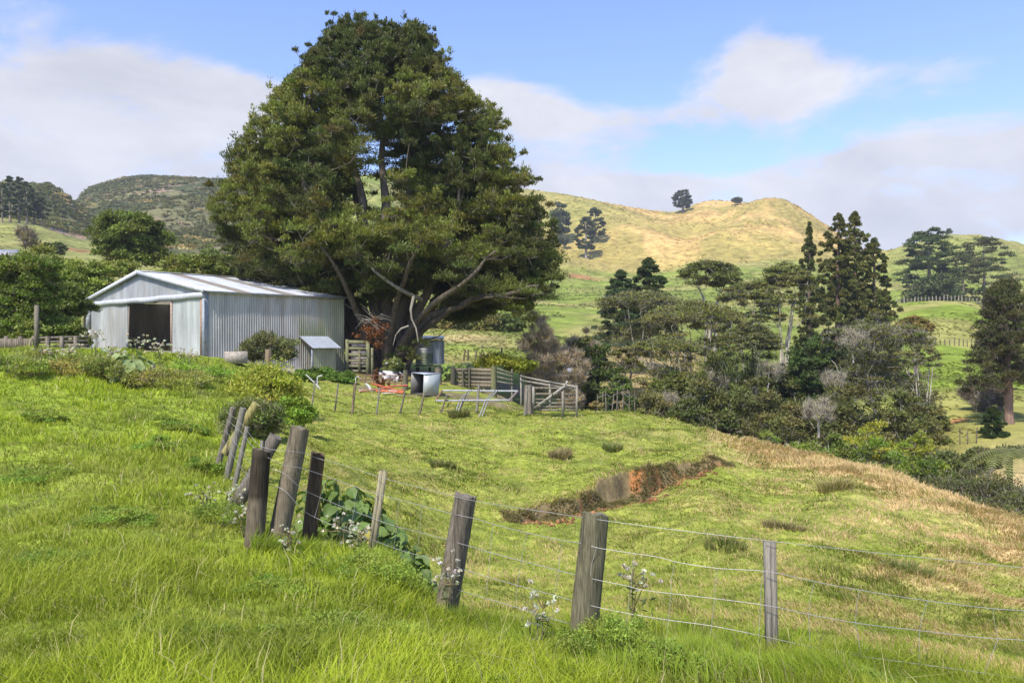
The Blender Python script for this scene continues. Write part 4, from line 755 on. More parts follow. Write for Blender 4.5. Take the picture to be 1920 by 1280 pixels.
# ------------------------------------------------------------------ near plants
def tussock(px,d,r,hgt,n,label,col,group,name='grass_tussock',w=.006,off=None):
    g=G(px,d); t=MB(); a=RNG.random(n)*6.28; q=np.sqrt(RNG.random(n))*r
    x=g[0]+q*np.cos(a); y=g[1]+q*np.sin(a); c=np.array(col)*(.7+.6*RNG.random((n,1))); c[RNG.random(n)<.2]=(.40,.30,.15)
    blades(t,x,y,hgt*(.5+.7*RNG.random(n)),np.full(n,max(w,d*.0012)),c,c*1.3,.3+.8*RNG.random(n),a+RNG.normal(size=n)*.4)
    o=t.build(name,M_grass,loc=g); return tag(o,label,'tussock',group)
for px,py,lb in [(1560,20,'tall straw and green tussock standing on the paddock near the dry crest')]: tussock(1565,17.8,.34,.28,500,lb,(.34,.29,.11),None)
for px,d,r,h_,lb,c in [(1050,22,.3,.28,'dark green weed clump above the clay slip','(0)'),(830,19,.3,.22,'small dark tussock in the middle of the near slope','(0)'),(1148,24.5,.3,.2,'brown topped tussock left of the slip end','(0)'),(1470,14,.35,.2,'low dark tussock right of the slip','(0)'),(1360,12,.3,.16,'dull tussock below the clay slip','(0)'),(1700,11,.35,.18,'flattened tussock on the straw slope at right','(0)'),(860,29,.35,.35,'weedy tussock under the leaning metal frame','(0)')]:
    tussock(px,d,r,h_,420,lb,(.17,.20,.05) if px%3 else (.27,.22,.10),'tussocks on the paddock')
def bigleaf(px,d,label,n,hgt,rad,leafL,group=None,py=None,elong=0,name='broad_leaved_plant',col=(.13,.19,.05)):
    g=G(px,d); t=thing(name,label,'plant',g,group); ml=MB(); ms=MB()
    for i in range(n):
        a=RNG.random()*6.28; rr=rad*math.sqrt(RNG.random()); hz=hgt*(.25+.75*RNG.random())*(1-.35*(rr/rad)**2)
        tip=np.array([g[0]+rr*math.cos(a)+elong*(RNG.random()-.5),g[1]+rr*math.sin(a),0.]); tip[2]=Hs(tip[0],tip[1])+hz
        root=np.array([g[0]*.5+tip[0]*.5,g[1]*.5+tip[1]*.5,0]); root[2]=Hs(root[0],root[1])-.05
        tube(ms,[root,(root+tip)/2+[0,0,.03],tip],[.008,.007,.004],4,(.16,.2,.06),cap=False)
        od=np.array([math.cos(a),math.sin(a),0])*1.0+np.array([RNG.normal()*.5,RNG.normal()*.5-.35,-.35-RNG.random()*.5]); od=nrm(od); sd=nrm(np.cross(od,[RNG.normal()*.3,RNG.normal()*.3,1])); up=np.cross(sd,od)
        Lf=leafL*(.6+.6*RNG.random()); prof=[0,.34,.44,.40,.26,0.0]; tt=[-.12,.08,.3,.55,.8,1.0]; v=[]
        for p_,q_ in zip(prof,tt):
            c=tip+od*q_*Lf+up*(-.18*q_*q_*Lf)
            for sgn in (-1,-.5,0,.5,1): v.append(c+sd*sgn*p_*Lf+up*(abs(sgn)*.10*Lf*(1 if p_ else 0)+RNG.normal()*.006))
        f=[[r*5+k,r*5+k+1,(r+1)*5+k+1,(r+1)*5+k] for r in range(5) for k in range(4)]
        cc=np.array(col)*(.75+.5*RNG.random()); 
        if RNG.random()<.015: cc=np.array([.42,.36,.06])
        ml.add(v,f,cc)
    ms.build('stems',M_twig,t,smooth=True); ml.build('leaves',M_gloss,t,smooth=True); return t
bigleaf(248,24.0,'clump of big pale arum leaves on the grassy bank before the shed',80,1.0,.55,.28,col=(.25,.31,.12))
bigleaf(648,9.3,'dark glossy broad leaves just behind the lichen stained post',170,.95,.48,.17,group='broad leaved plants in the gully',col=(.145,.215,.05))
bigleaf(695,9.0,'broad leaved clump right behind the thin batten',130,.78,.40,.17,group='broad leaved plants in the gully',col=(.145,.215,.05))
bigleaf(738,8.5,'trailing broad leaves running down the gully from the batten',110,.6,.34,.16,group='broad leaved plants in the gully',col=(.145,.215,.05))
bigleaf(768,7.9,'lowest end of the broad leaves near the leaning grey post',80,.42,.26,.14,group='broad leaved plants in the gully',col=(.145,.215,.05))
bigleaf(850,43,'bright vine leaves beside the little hut',90,1.2,.8,.24,col=(.20,.28,.06),name='vine_plant')
# ferny low weeds
def weed(px,d,w,hh,label,col,group,n=14,per=170,leaf=.02,tw=None,name='weed_patch'):
    g=G(px,d); cl=[]
    for i in range(n):
        a=RNG.random()*6.28; r=w/2*math.sqrt(RNG.random()); x_=g[0]+r*math.cos(a); y_=g[1]+r*math.sin(a)*.8; s=w*.17*(.6+.7*RNG.random()); cl.append((x_,y_,Hs(x_,y_)+hh*(.4+.5*RNG.random())*(1-.4*(2*r/w)**2),s,hh*.35))
    return make_plant(name,label,'weed',g,np.array(cl),per,max(leaf,d*.0017),col,r0=.012,group=group,sk=dict(minr=.003,sides=4),lf=dict(flat=.35,aspect=.35),crown='leaves',trunkname='stems',tw=tw)
for px,d,w,hh,lb in [(700,5.2,.95,.12,'feathery weed patch in the foreground grass left of the grey leaning post'),(1150,5.35,.62,.30,'dark ferny weed around the foot of the mossy post'),(215,7.9,.75,.16,'low fern like weed patch out in the left grass'),(225,8.6,.6,.14,'upper ferny patch out in the left grass'),(420,8.6,.7,.28,'bushy weed with dry stalks left of the corner posts'),(700,6.8,.9,.26,'green weed mound below the thin batten'),(560,5.0,.5,.1,'small weed patch in the foreground below the corner posts'),(1085,5.6,.35,.22,'scraggy weed left of the mossy post foot'),(1250,5.0,.5,.2,'ferny weed between the mossy post and the square batten'),(300,13,.9,.22,'dull weed patch in the middle of the left grass'),(90,17,.9,.25,'grey green weeds at the foot of the left bank'),(330,4.9,.7,.10,'low clover like patch near the bottom left of the frame'),(520,6.2,.7,.12,'spreading weed patch before the corner posts'),(880,4.7,.6,.10,'flat weed patch at the bottom centre of the frame'),(120,6.3,.8,.12,'low weed patch at the far left of the near grass'),(60,10.5,.9,.16,'dull green weed patch by the left frame edge'),(340,16.5,1.0,.22,'weed clump below the arum bank'),(1350,5.0,.5,.12,'low weed patch left of the square batten'),(1620,4.9,.5,.12,'low weed patch at the bottom right of the frame'),(390,11.5,.6,.25,'weed patch by the leaning thin posts')]:
    weed(px,d,w,hh,lb,(.115,.155,.04),'ferny weed patches',n=18,per=200,leaf=.013)
# bank weeds and thistles with pale fluffy heads
def thistle(px,d,hh,label,group='thistles with fluffy heads',nh=7,stems=5,spread=.3,dry=.4):
    g=G(px,d); t=thing('thistle',label,'thistle',g,group); ms=MB(); mh=MB(); ml=MB(); cl=[]
    for i in range(stems):
        a=RNG.random()*6.28; tp=g+np.array([math.cos(a)*spread*RNG.random(),math.sin(a)*spread*.6*RNG.random(),hh*(.7+.35*RNG.random())]); md=(g+tp)/2+RNG.normal(size=3)*.03
        tube(ms,[g-[0,0,.05],md,tp],[.007,.005,.003],4,(.20,.18,.08),cap=False)
        for k in range(nh):
            q=tp+RNG.normal(size=3)*[.07,.05,.05]*(1 if d<15 else 1.6); tube(ms,[md*.3+tp*.7,q],[.003,.002],3,(.25,.2,.1),cap=False)
            if RNG.random()<.75: cl.append((*q,.020,.018) if d<15 else (*q,.05,.045))
        for k in range(8):
            f=RNG.random(); p=g*(1-f)+tp*f; ml_=p+RNG.normal(size=3)*.05; cards(ml,ml_[None],rdir(1),rdir(1),max(.045,d*.0022),max(.012,d*.0009),np.array([[.12,.145,.055]]))
    ms.build('stems',M_twig,t); [(lambda q_:(leafcloud(q_,np.array([c_]),26,.012 if d<15 else .03,(.30,.29,.42),flat=0,var=.25),q_.build('flower_head',M_leaf,t)))(MB()) for c_ in cl]; ml.build('leaves',M_leaf,t); return t
for px,d,hh,lb in [(432,8.9,.42,'fluffy headed thistle left of the corner posts'),(460,8.2,.34,'thistle tight against the left corner post'),(545,7.3,.30,'thistle seeding in front of the long leaning post'),(640,7.9,.36,'pale thistle heads over the dark broad leaves'),(672,7.6,.28,'thistle heads left of the thin batten'),(835,6.5,.55,'dry thistle climbing the grey leaning post'),(1190,6.3,.5,'thistle with woolly heads right of the mossy post'),(1010,5.8,.38,'brown dead dock stalk between the two big posts'),(385,9.5,.25,'short thistle out in the grass left of the fence'),
    (255,27,.9,'tall seeding thistle before the open shed door'),(300,27,.8,'thistle in front of the dark doorway'),(180,26,.95,'thistle by the left corner of the shed'),(215,25.5,.6,'pale flowered weed on the bank left of the arum'),(130,25,.7,'white flowered weed on the bank by the board fence'),(355,28,.6,'small thistle before the right shed door'),(95,25,.55,'weed with pale tops left on the bank'),(290,24,.5,'pinkish weed right of the arum clump')]:
    thistle(px,d,hh,lb,nh=6 if d<15 else 5,stems=4 if d<15 else 6,spread=.12 if d<15 else .45)
for px,d,w,hh,lb,cc in [(100,24.5,2.6,.6,'rough weeds on the bank at far left',(.13,.15,.05)),(165,24,2.2,.5,'brownish weeds on the bank below the shed corner',(.17,.15,.06)),(205,23.5,1.6,.7,'rank weeds just left of the arum clump',(.13,.15,.055)),(320,24,2.4,.55,'shaggy weeds on the bank right of the arum clump',(.15,.15,.055)),(385,26,2.2,.5,'green weeds on the bank below the right shed door',(.13,.19,.035)),(25,23,2.0,.5,'weed mound on the bank at the left edge',(.12,.16,.04))]:
    weed(px,d,w,hh,lb,cc,'rank weeds on the bank',n=30,per=170,leaf=.03,tw=(14,.16,.008,(.34,.28,.17)))
# shrubs before the shed
shrub(500,24,676,135,'yellow flowering green shrub where the bank meets the fence',col=(.15,.17,.035),n=70,per=230,leaf=.045,boty=800,lf=dict(tip=((.46,.43,.09),.28),flat=.2))
shrub(470,17,750,120,'dark bramble tangle below the yellow shrub',name='bramble_bush',col=(.075,.095,.035),n=50,per=200,leaf=.035,boty=835,tw=(34,.16,(.26,.21,.15)))
shrub(545,19,745,90,'green grassy bush behind the bramble tangle',name='bush',col=(.11,.16,.03),n=34,per=200,leaf=.04,boty=815)
b,h,w=place(505,35.5,622,112); cl=cl_round(b,h,w,50,z0=.1,cs=.16)
make_plant('shrub','wispy dark shrub against the long corrugated wall','shrub',b,cl,150,.07,(.075,.085,.04),r0=.06,tw=(50,.3,.009,(.20,.17,.12)),sk=dict(minr=.01))
for px,d,ty,wp,by,lb in [(600,37,688,70,728,'nettle green bush under the lean-to kennel'),(640,37,695,60,730,'leafy green bush before the plank gate'),(570,35,692,50,735,'small green bush beside the yellow shrub')]:
    shrub(px,d,ty,wp,lb,name='nettle_patch',cat='weeds',col=(.07,.11,.03),n=34,per=200,leaf=.06,boty=by,group='nettles beside the shed')
shrub(737,40.5,672,44,'white speckled bush against the big tree trunk',col=(.10,.12,.05),n=20,per=120,boty=705,lf=dict(tip=((.5,.48,.4),.12)))
shrub(1118,32.5,752,26,'pale dry bush at the foot of the gate',name='dry_bush',col=(.16,.13,.10),n=16,per=120,leaf=.05,boty=771)
# strap leaved perching plants
def strap(px,py,d,n,Ls,label):
    c=P(px,py,d); mb=MB()
    for i in range(n):
        a=RNG.random()*6.28; e=.3+.9*RNG.random(); dr=np.array([math.cos(a)*math.cos(e),math.sin(a)*math.cos(e)-.1,math.sin(e)]); s=nrm(np.cross(dr,[0,0,1])); o=c+RNG.normal(size=3)*[.45,.4,.35]; L_=Ls*(.6+.6*RNG.random()); v=[]
        for q in (0,.35,.7,1.0):
            p=o+dr*L_*q+np.array([0,0,-.9*q*q*L_]); wv=.05*(1-q*.85); v+= [p-s*wv,p+s*wv]
        mb.add(v,[[0,1,3,2],[2,3,5,4],[4,5,7,6]],np.array([.075,.085,.03])*(.6+.9*RNG.random()))
    tag(mb.build('perching_plant',M_gloss,loc=c),label,'plant','strap leaved perching plants')
strap(1405,672,61,130,1.5,'large dark strap leaved clump under the twisted tree')
strap(1352,690,60,100,1.4,'strap leaved clump left of the largest one')
strap(1410,700,58.5,60,1.2,'paler strap leaved tuft below the largest clump')
strap(1300,750,56,70,1.3,'hanging strap leaves below the leaning pale trunk')
strap(1590,660,58,60,1.2,'strap leaved clump inside the wide tiered tree')
# tree fern
g=G(1893,40); top=P(1893,850,40); t=thing('tree_fern','tree fern with arching pale fronds and dark slim trunk near the right edge','tree fern',g)
mb=MB(); tube(mb,[g-[0,0,.3],(g+top)/2,top],[.16,.13,.15],9,(.035,.028,.022),jit=.3); mb.build('trunk',M_bark,t)
mf=MB()
for i in range(19):
    a=i/19*6.28+RNG.normal()*.12; Lf=2.3*(.85+.3*RNG.random()); el=.75-.5*RNG.random(); hd=np.array([math.cos(a),math.sin(a),0]); sd=np.array([-math.sin(a),math.cos(a),0]); K2=20; pts=[]
    for k in range(K2):
        q=k/(K2-1); pts.append(top+hd*Lf*q*math.cos(el)*.95+np.array([0,0,Lf*(q*math.sin(el)-.75*q*q)]))
    pts=np.array(pts); tube(mf,pts,np.linspace(.018,.005,K2),3,(.16,.13,.06),cap=False)
    for k in range(1,K2):
        q=k/(K2-1); l=.46*math.sin(math.pi*(.12+.86*q))**.8; 
        for sg in (-1,1):
            tipv=pts[k]+sd*sg*l+hd*.12+np.array([0,0,-.16*l-.05]); wv=(pts[k]-pts[k-1])*.42
            mf.add([pts[k]-wv,pts[k]+wv,tipv+wv*.25,tipv-wv*.25],[[0,1,2,3]],np.array([.20,.215,.07])*(.75+.5*RNG.random()))
mf.build('fronds',M_leaf,t)
# ------------------------------------------------------------------ iron shed
C0=P(385,640,38.0); C0[2]=0; GA=np.array([-.741,.672,0]); LO=np.array([.672,.741,0]); GW,LL=14.46,7.98
EAVE=2.40; RID=3.70
def S(s,t,z): return C0+GA*s+LO*t+np.array([0,0,z])
shed=thing('iron_shed','large grey corrugated iron shed with open sliding doors beside the big tree','shed',[*S(7.2,4,0)[:2],-.7])
def corr(mb, fn, u0, u1, zb, zt, pitch=.115, amp=.026, nrmv=(0,0,0), basecol=(.42,.44,.46), sheetw=.76, rows=5, colfn=None, seed=0):
    """upright corrugated panel: fn(u,z)->point ; zb/zt functions of u"""
    n=max(8,int((u1-u0)/pitch*6)); u=np.linspace(u0,u1,n+1); nv=np.asarray(nrmv,float)
    off=amp*np.sin(u/pitch*2*np.pi); q=(np.arange(rows)/(rows-1))[:,None]
    sh=np.floor(u/sheetw).astype(int); tone=.90+.2*_h(sh,sh*0+seed,3)
    zbv=np.array([zb(a) for a in u]) if n<900 else np.interp(u,u[::8],[zb(a) for a in u[::8]]); ztv=np.array([zt(a) for a in u])
    U=np.tile(u,(rows,1)); Zz=zbv*(1-q)+ztv*q
    V=fn0(fn,U,Zz)+nv*(off+.012*np.sin(U*2.1+q*4))[...,None]
    C=np.array(basecol)*np.tile(tone,(rows,1))[...,None]
    if colfn: C=colfn(U,Zz,q+0*U,C)
    f=[[r*(n+1)+i,r*(n+1)+i+1,(r+1)*(n+1)+i+1,(r+1)*(n+1)+i] for r in range(rows-1) for i in range(n)]
    mb.add(V.reshape(-1,3),f,C.reshape(-1,3))
def fn0(fn,U,Z):
    o=fn(0.,0.); du=fn(1.,0.)-o; dz=fn(0.,1.)-o   # panels are planar
    return o+U[...,None]*du+Z[...,None]*dz
nG=np.array([-.672,-.741,0]); nL=np.array([.741,-.672,0])
gnd=lambda s,t: Hs(*S(s,t,0)[:2])
ztop=lambda s: EAVE+(RID-EAVE)*(1-abs(s-GW/2)/(GW/2))
def sidecol(u,z,q,c):
    q2=u/LL; moss=sst(.58,1.0,q2+.25*(vnoise(u*3,z*.6,4)-.5)); c=mixc(c,(.27,.29,.15),moss*.75)
    st=vnoise(u*5.5,z*.35,9); c=mixc(c,(.33,.27,.18),sst(.62,.8,st)*.55*sst(.25,.6,q2))
    c=mixc(c,(.20,.24,.09),.7*(abs(u-5.95)<.8)*(z>.25)*(z<.55))
    return c*(1-.08*(1-q))[...,None]
def gcol(u,z,q,c):
    return mixc(c,(.33,.30,.25),sst(.6,.8,vnoise(u*3,z*.5,14))*.35)
mb=MB(); corr(mb,lambda u,z:S(0,u,z),0,LL,lambda u:gnd(0,u)-.12,lambda u:EAVE-.02,nrmv=nL,pitch=.13,basecol=(.50,.475,.43),colfn=sidecol); o=mb.build('side_wall',M_iron,shed)
mb=MB(); corr(mb,lambda u,z:S(GW,u,z),0,LL,lambda u:gnd(GW,u)-.1,lambda u:EAVE-.02,nrmv=-nL,basecol=(.36,.37,.38)); mb.build('far_side_wall',M_iron,shed)
mb=MB(); corr(mb,lambda u,z:S(u,LL,z),0,GW,lambda u:gnd(u,LL)-.1,ztop,nrmv=-nG,basecol=(.8,.8,.8)); mb.build('back_wall',M_iron,shed)
mb=MB(); corr(mb,lambda u,z:S(u,0,z),.0,GW,lambda u:2.06,lambda u:ztop(u)-.03,nrmv=nG,pitch=.20,amp=.036,basecol=(.36,.37,.37),sheetw=2.9,colfn=gcol,rows=4,seed=5); mb.build('gable_wall',M_iron,shed)
mb=MB(); corr(mb,lambda u,z:S(u,0,z),12.1,GW-.42,lambda u:gnd(u,0)-.1,lambda u:2.1,nrmv=nG,basecol=(.33,.33,.33)); mb.build('fixed_panel',M_iron,shed)
mb=MB(); beam(mb,S(13.95,-.03,gnd(13.9,0)-.2),S(14.25,-.05,.7),.42,.03,(.50,.50,.52),up=nL); beam(mb,S(14.25,-.05,.7),S(14.2,-.05,2.3),.40,.03,(.52,.52,.54),up=nL); mb.build('corner_flashing',M_metal,shed)
mb=MB()
def dcol(u,z,q,c):
    return mixc(c,(.38,.24,.15),.6*(np.minimum(u-.05,3.2-u)<.08))
corr(mb,lambda u,z:S(u,-.14,z),.1,3.2,lambda u:gnd(u,0)-.02,lambda u:2.12,nrmv=nG,pitch=.20,amp=.036,basecol=(.43,.45,.43),sheetw=1.6,colfn=dcol); d1=mb.build('sliding_door',M_iron,shed)
tag(d1,'right sliding door with rusty brown edges')
for s_ in (.1,3.22):
    mb=MB(); beam(mb,S(s_,-.17,gnd(s_,0)),S(s_,-.17,2.12),.09,.05,(.36,.22,.14) if s_<1 else (.45,.33,.26),up=nG); mb.build('door_edge',M_rust,d1)
mb=MB(); corr(mb,lambda u,z:S(u,-.14,z),8.45,12.25,lambda u:gnd(u,0)-.02,lambda u:2.12,nrmv=nG,pitch=.20,amp=.036,basecol=(.40,.40,.39),sheetw=1.9,colfn=gcol); d2=mb.build('sliding_door',M_iron,shed)
mb=MB(); beam(mb,S(8.42,-.16,gnd(8.4,0)),S(8.42,-.12,2.12),.06,.04,(.33,.29,.24),up=nG); beam(mb,S(12.27,-.16,gnd(12.2,0)),S(12.27,-.12,2.12),.05,.04,(.5,.48,.45),up=nG); mb.build('door_edge',M_metal,d2)
mb=MB(); us=np.linspace(-.06,GW+.15,60); V=[]
for u_ in us:
    dn=.03*math.sin(u_*1.9)-.05*math.exp(-((u_-6.6)/1.0)**2)
    V+=[S(u_,-.26,2.06+dn),S(u_,-.03,2.08),S(u_,-.03,2.36),S(u_,-.24,2.33+dn*.6)]
f=[[i*4+k,(i+1)*4+k,(i+1)*4+(k+1)%4,i*4+(k+1)%4] for i in range(59) for k in range(4)]+[[0,1,2,3],[239,238,237,236]]
mb.add(V,f,(.50,.51,.53)); mb.build('door_track',M_metal,shed)
# roof slopes, corrugations run down the slope; two brown fibreglass bands let light in
M_skyl=vmat('old_fibreglass',rough=.6,transl=.55,namt=.2,nscale=3,tcol=(1.1,1.05,.9))
def roof(s0,s1,name,sign):
    mb=MB(); n=int((LL+.4)/.09*5); t_=np.linspace(-.2,LL+.2,n+1); V=[];C=[]; R_=7
    nv=nrm(np.array([*( -GA[:2]*sign),0])*(RID-EAVE)/(GW/2)+[0,0,1])
    sh=np.floor((t_+.2)/.84).astype(int)
    for r in range(R_):
        q=r/(R_-1); s=s0+(s1-s0)*q; z=RID+.05-(RID-EAVE)*(abs(s-GW/2)/(GW/2))
        for i in range(n+1):
            V.append(S(s,t_[i],z)+nv*.014*math.sin(t_[i]/.09*6.283)); c=np.array([.56,.57,.60])*(.94+.1*_h(np.array(sh[i]),np.array(2),5))
            if sh[i] in (2,) : c=np.array([.46,.40,.32])*(1+.3*(vnoise(t_[i]*9,s,3)-.5))
            if sh[i] in (5,) : c=np.array([.46,.42,.36])
            if sh[i]>=8: c=mixc(c,(.40,.38,.30),.5)
            C.append(mixc(c,(.40,.36,.28),sst(.72,.9,vnoise(t_[i]*2.2,s*1.3,31))*.5))
    f=[[r*(n+1)+i,r*(n+1)+i+1,(r+1)*(n+1)+i+1,(r+1)*(n+1)+i] for r in range(R_-1) for i in range(n)]
    f=np.array(f); C=np.array(C); V=np.array(V); sk=np.isin(sh[f[:,0]%(n+1)],(2,5)); sk[np.arange(len(f))%n==0]=False
    mb.add(V,f[~sk],C); o=mb.build(name,M_roof,shed)
    for band in (2,5):
        k=sk&(sh[f[:,0]%(n+1)]==band); q=MB(); q.add(V,f[k],C); q.build('skylight_sheet',M_skyl,o)
    return o
RF=roof(GW/2,-.22,'roof',1); roof(GW/2,GW+.22,'roof',-1)
for s1_,col_ in ((-.24,(.55,.56,.58)),(GW+.24,(.55,.56,.58))):
    mb=MB(); p0=S(GW/2,-.22,RID+.01); p1=S(s1_,-.22,EAVE+.0); beam(mb,p0,p1,.035,.20,col_); mb.build('barge_flashing',M_metal,RF)
mb=MB(); beam(mb,S(GW/2,-.22,RID+.085),S(GW/2,LL+.2,RID+.085),.34,.03,(.52,.52,.53)); mb.build('ridge_cap',M_metal,RF)
mb=MB(); beam(mb,S(-.12,0,EAVE-.03),S(-.12,LL,EAVE-.03),.10,.09,(.42,.43,.45)); mb.build('eave_gutter',M_metal,shed)
for s_,t_ in ((6.0,3.5),(9.5,LL-.25),(3.6,LL-.2),(6.4,LL-.2)):
    mb=MB(); g_=gnd(s_,t_); beam(mb,S(s_,t_,g_-.1),S(s_,t_,ztop(s_)-.1),.2,.2,(.07,.06,.05),up=LO); mb.build('inner_post',M_wood,shed)
for zz in (.15,1.2,2.2):
    mb=MB(); beam(mb,S(.2,LL-.1,zz),S(GW-.2,LL-.1,zz),.06,.14,(.07,.06,.05)); mb.build('wall_rail',M_wood,shed)
mb=MB(); beam(mb,S(-.045,-.03,gnd(0,0)-.3),S(-.045,-.03,2.36),.34,.02,(.34,.36,.39),up=GA); beam(mb,S(-.01,-.11,gnd(0,0)-.3),S(-.01,-.11,2.06),.02,.22,(.30,.32,.34),up=GA); mb.build('corner_flashing',M_metal,shed)
mb=MB(); cl=[S(6.3+RNG.normal()*.8,-.6+RNG.random()*1.4,0) for _ in range(3)]

# lean-to kennel on the side wall
kt0=5.35; K0=lambda a,t,z:S(0,t,z)+nL*a
gz=Hs(*K0(.9,6.0,0)[:2]); kn=thing('kennel','small corrugated iron lean-to kennel against the long shed wall','kennel',[*K0(.5,6,0)[:2],gz],None)
t0,t1=5.25,6.7
mb=MB(); n=40; V=[];C=[]
for r in range(3):
    q=r/2
    for i in range(n+1):
        t_=t0-.12+(t1-t0+.3)*i/n; V.append(K0(.03+1.25*q,t_,.28-.62*q+.012*math.sin(i*1.6))); C.append((.42,.46,.52))
mb.add(V,[[r*(n+1)+i,(r+1)*(n+1)+i,(r+1)*(n+1)+i+1,r*(n+1)+i+1] for r in range(2) for i in range(n)],np.array(C)); mb.build('roof',M_roof,kn)
mb=MB(); corr(mb,lambda u,z:K0(1.02,u,z),t0,t1,lambda u:Hs(*K0(1.0,u,0)[:2])-.1,lambda u:-.24,nrmv=nL,basecol=(.30,.31,.19)); mb.build('side_wall',M_iron,kn)
mb=MB(); corr(mb,lambda u,z:K0(u,t1,z),.03,1.0,lambda u:Hs(*K0(u,t1,0)[:2])-.1,lambda u:.2-.45*u,nrmv=LO,basecol=(.28,.29,.20)); mb.build('end_wall',M_iron,kn)
mb=MB(); beam(mb,K0(1.02,t0,gz-.2),K0(1.02,t0,-.26),.05,.05,(.34,.38,.44)); beam(mb,K0(.05,t0-.08,.22),K0(1.2,t0-.08,-.35),.05,.07,(.12,.10,.08)); mb.build('frame',M_wood,kn)

# ------------------------------------------------------------------ wooden things
WD=(.26,.235,.19); WG=(.20,.20,.11); WDK=(.15,.13,.10)
def ppost(mb,p0,p1,r,col=WD,sides=12,rings=9,cant=0,fx=None):
    p0=np.asarray(p0,float);p1=np.asarray(p1,float); q=np.linspace(0,1,rings)[:,None]; pts=p0+(p1-p0)*q
    t=nrm(p1-p0); a=nrm(np.cross(t,[0.2,1,0.1])); b=np.cross(t,a); ang=np.arange(sides)/sides*6.283; fl=1+.10*np.sin(ang*2+p0[0])+.06*np.sin(ang*5+p0[1]*3)+.05*(RNG.random(sides)-.5)
    V=[];C=[]
    for i in range(rings):
        rr=r*(1.06-.10*q[i,0])*fl*(1+.03*(RNG.random(sides)-.5))
        top=(i==rings-1)
        dz=(np.cos(ang-1)*cant+ (RNG.random(sides)-.5)*r*.34) if top else 0*ang
        V.append(pts[i]+rr[:,None]*(np.cos(ang)[:,None]*a+np.sin(ang)[:,None]*b)+t*np.asarray(dz)[:,None]); C.append(np.tile(np.array(col)*(.75 if i==0 else 1)*(1+.12*(RNG.random()-.5)),(sides,1))*(1+.18*(RNG.random((sides,1))-.5)))
        if fx=='char' and q[i,0]>.62: C[-1]=C[-1]*(.30 if q[i,0]<.95 else .6)
        if fx=='lichen' and .35<q[i,0]<.85: k_=np.cos(ang+2.2)>.45; C[-1][k_]=np.array([.34,.22,.03])*(.8+.4*RNG.random())
    V.append(p1[None]+t*-r*.05); C.append(np.array([col])*1.35)
    V=np.vstack(V);C=np.vstack(C); i=np.arange(rings-1)[:,None]*sides;j=np.arange(sides)[None,:];j2=(j+1)%sides
    mb.add(V,np.stack([i+j,i+j2,i+sides+j2,i+sides+j],-1).reshape(-1,4),C); k=(rings-1)*sides; m=rings*sides
    V2=np.vstack([V[k:k+sides],V[m:m+1]]); C2=np.vstack([C[k:k+sides]*1.2,C[m:m+1]]); mb.add(V2,[[x,(x+1)%sides,sides] for x in range(sides)],C2)
def bury(p0,p1,e=.3):
    p0=np.asarray(p0);p1=np.asarray(p1); return p0-nrm(p1-p0)*e
# near fence
fence=thing('wire_fence','old sagging post and wire netting fence crossing the foreground grass','fence',G(850,6.8))
SP=[((478,1012),(491,843),.100,7.8,(.15,.118,.08),'thick post with charred black top',12),((520,1018),(563,802),.103,7.95,(.19,.155,.105),'tallest leaning weathered post',12),((584,975),(597,850),.082,8.3,(.11,.075,.045),'dark post with yellow lichen',12),
    ((832,1168),(873,928),.098,6.8,(.18,.15,.11),'leaning grey post with clean cut top',14),((1092,1205),(1117,962),.098,6.05,(.15,.135,.08),'mossy round post',14),
    ((418,836),(437,764),.045,12.2,(.19,.165,.13),None,7),((432,864),(456,764),.045,11.4,(.22,.2,.16),None,7),((444,892),(464,800),.034,10.6,(.22,.2,.16),None,6),
    ((446,812),(481,756),.062,11.6,(.30,.26,.10),'yellowed leaning strut',8),((456,925),(518,818),.085,9.2,(.16,.14,.11),'leaning strut behind the charred post',8),((490,880),(493,826),.03,9.0,(.22,.2,.16),None,6)]
posts=[]
for (b_,t_,r,d,c,lb,sd) in SP:
    mb=MB(); p1=P(*t_,d); p0=P(*b_,d); e=.35; ppost(mb,bury(p0,p1,e),p1,r,c,sd,10 if not lb else 18,cant=.012 if sd>10 else .004,fx='char' if lb and 'char' in lb and 'thick' in lb else 'lichen' if lb and 'lichen' in lb else None); o=mb.build('post',M_wood,fence,smooth=False)
    if lb: o['label']=lb
for (b_,t_,w_,d,c,lb) in (((700,1012),(719,882),.075,7.6,(.30,.26,.16),'thin square batten with lichen'),((1448,1244),(1443,1015),.078,5.6,(.24,.215,.17),'square grooved batten')):
    mb=MB(); p1=P(*t_,d);p0=P(*b_,d); q=bury(p0,p1,.3); tt=nrm(p1-q)
    for k,(dx,ww) in enumerate(((-.27,.42),(.22,.5))): beam(mb,q+np.array([dx*w_,0,0]),p1+np.array([dx*w_,0,-.004*k]),w_*ww,w_*.8,np.array(c)*(1-.12*k),up=(0,1,0))
    mb.build('batten',M_wood,fence)['label']=lb
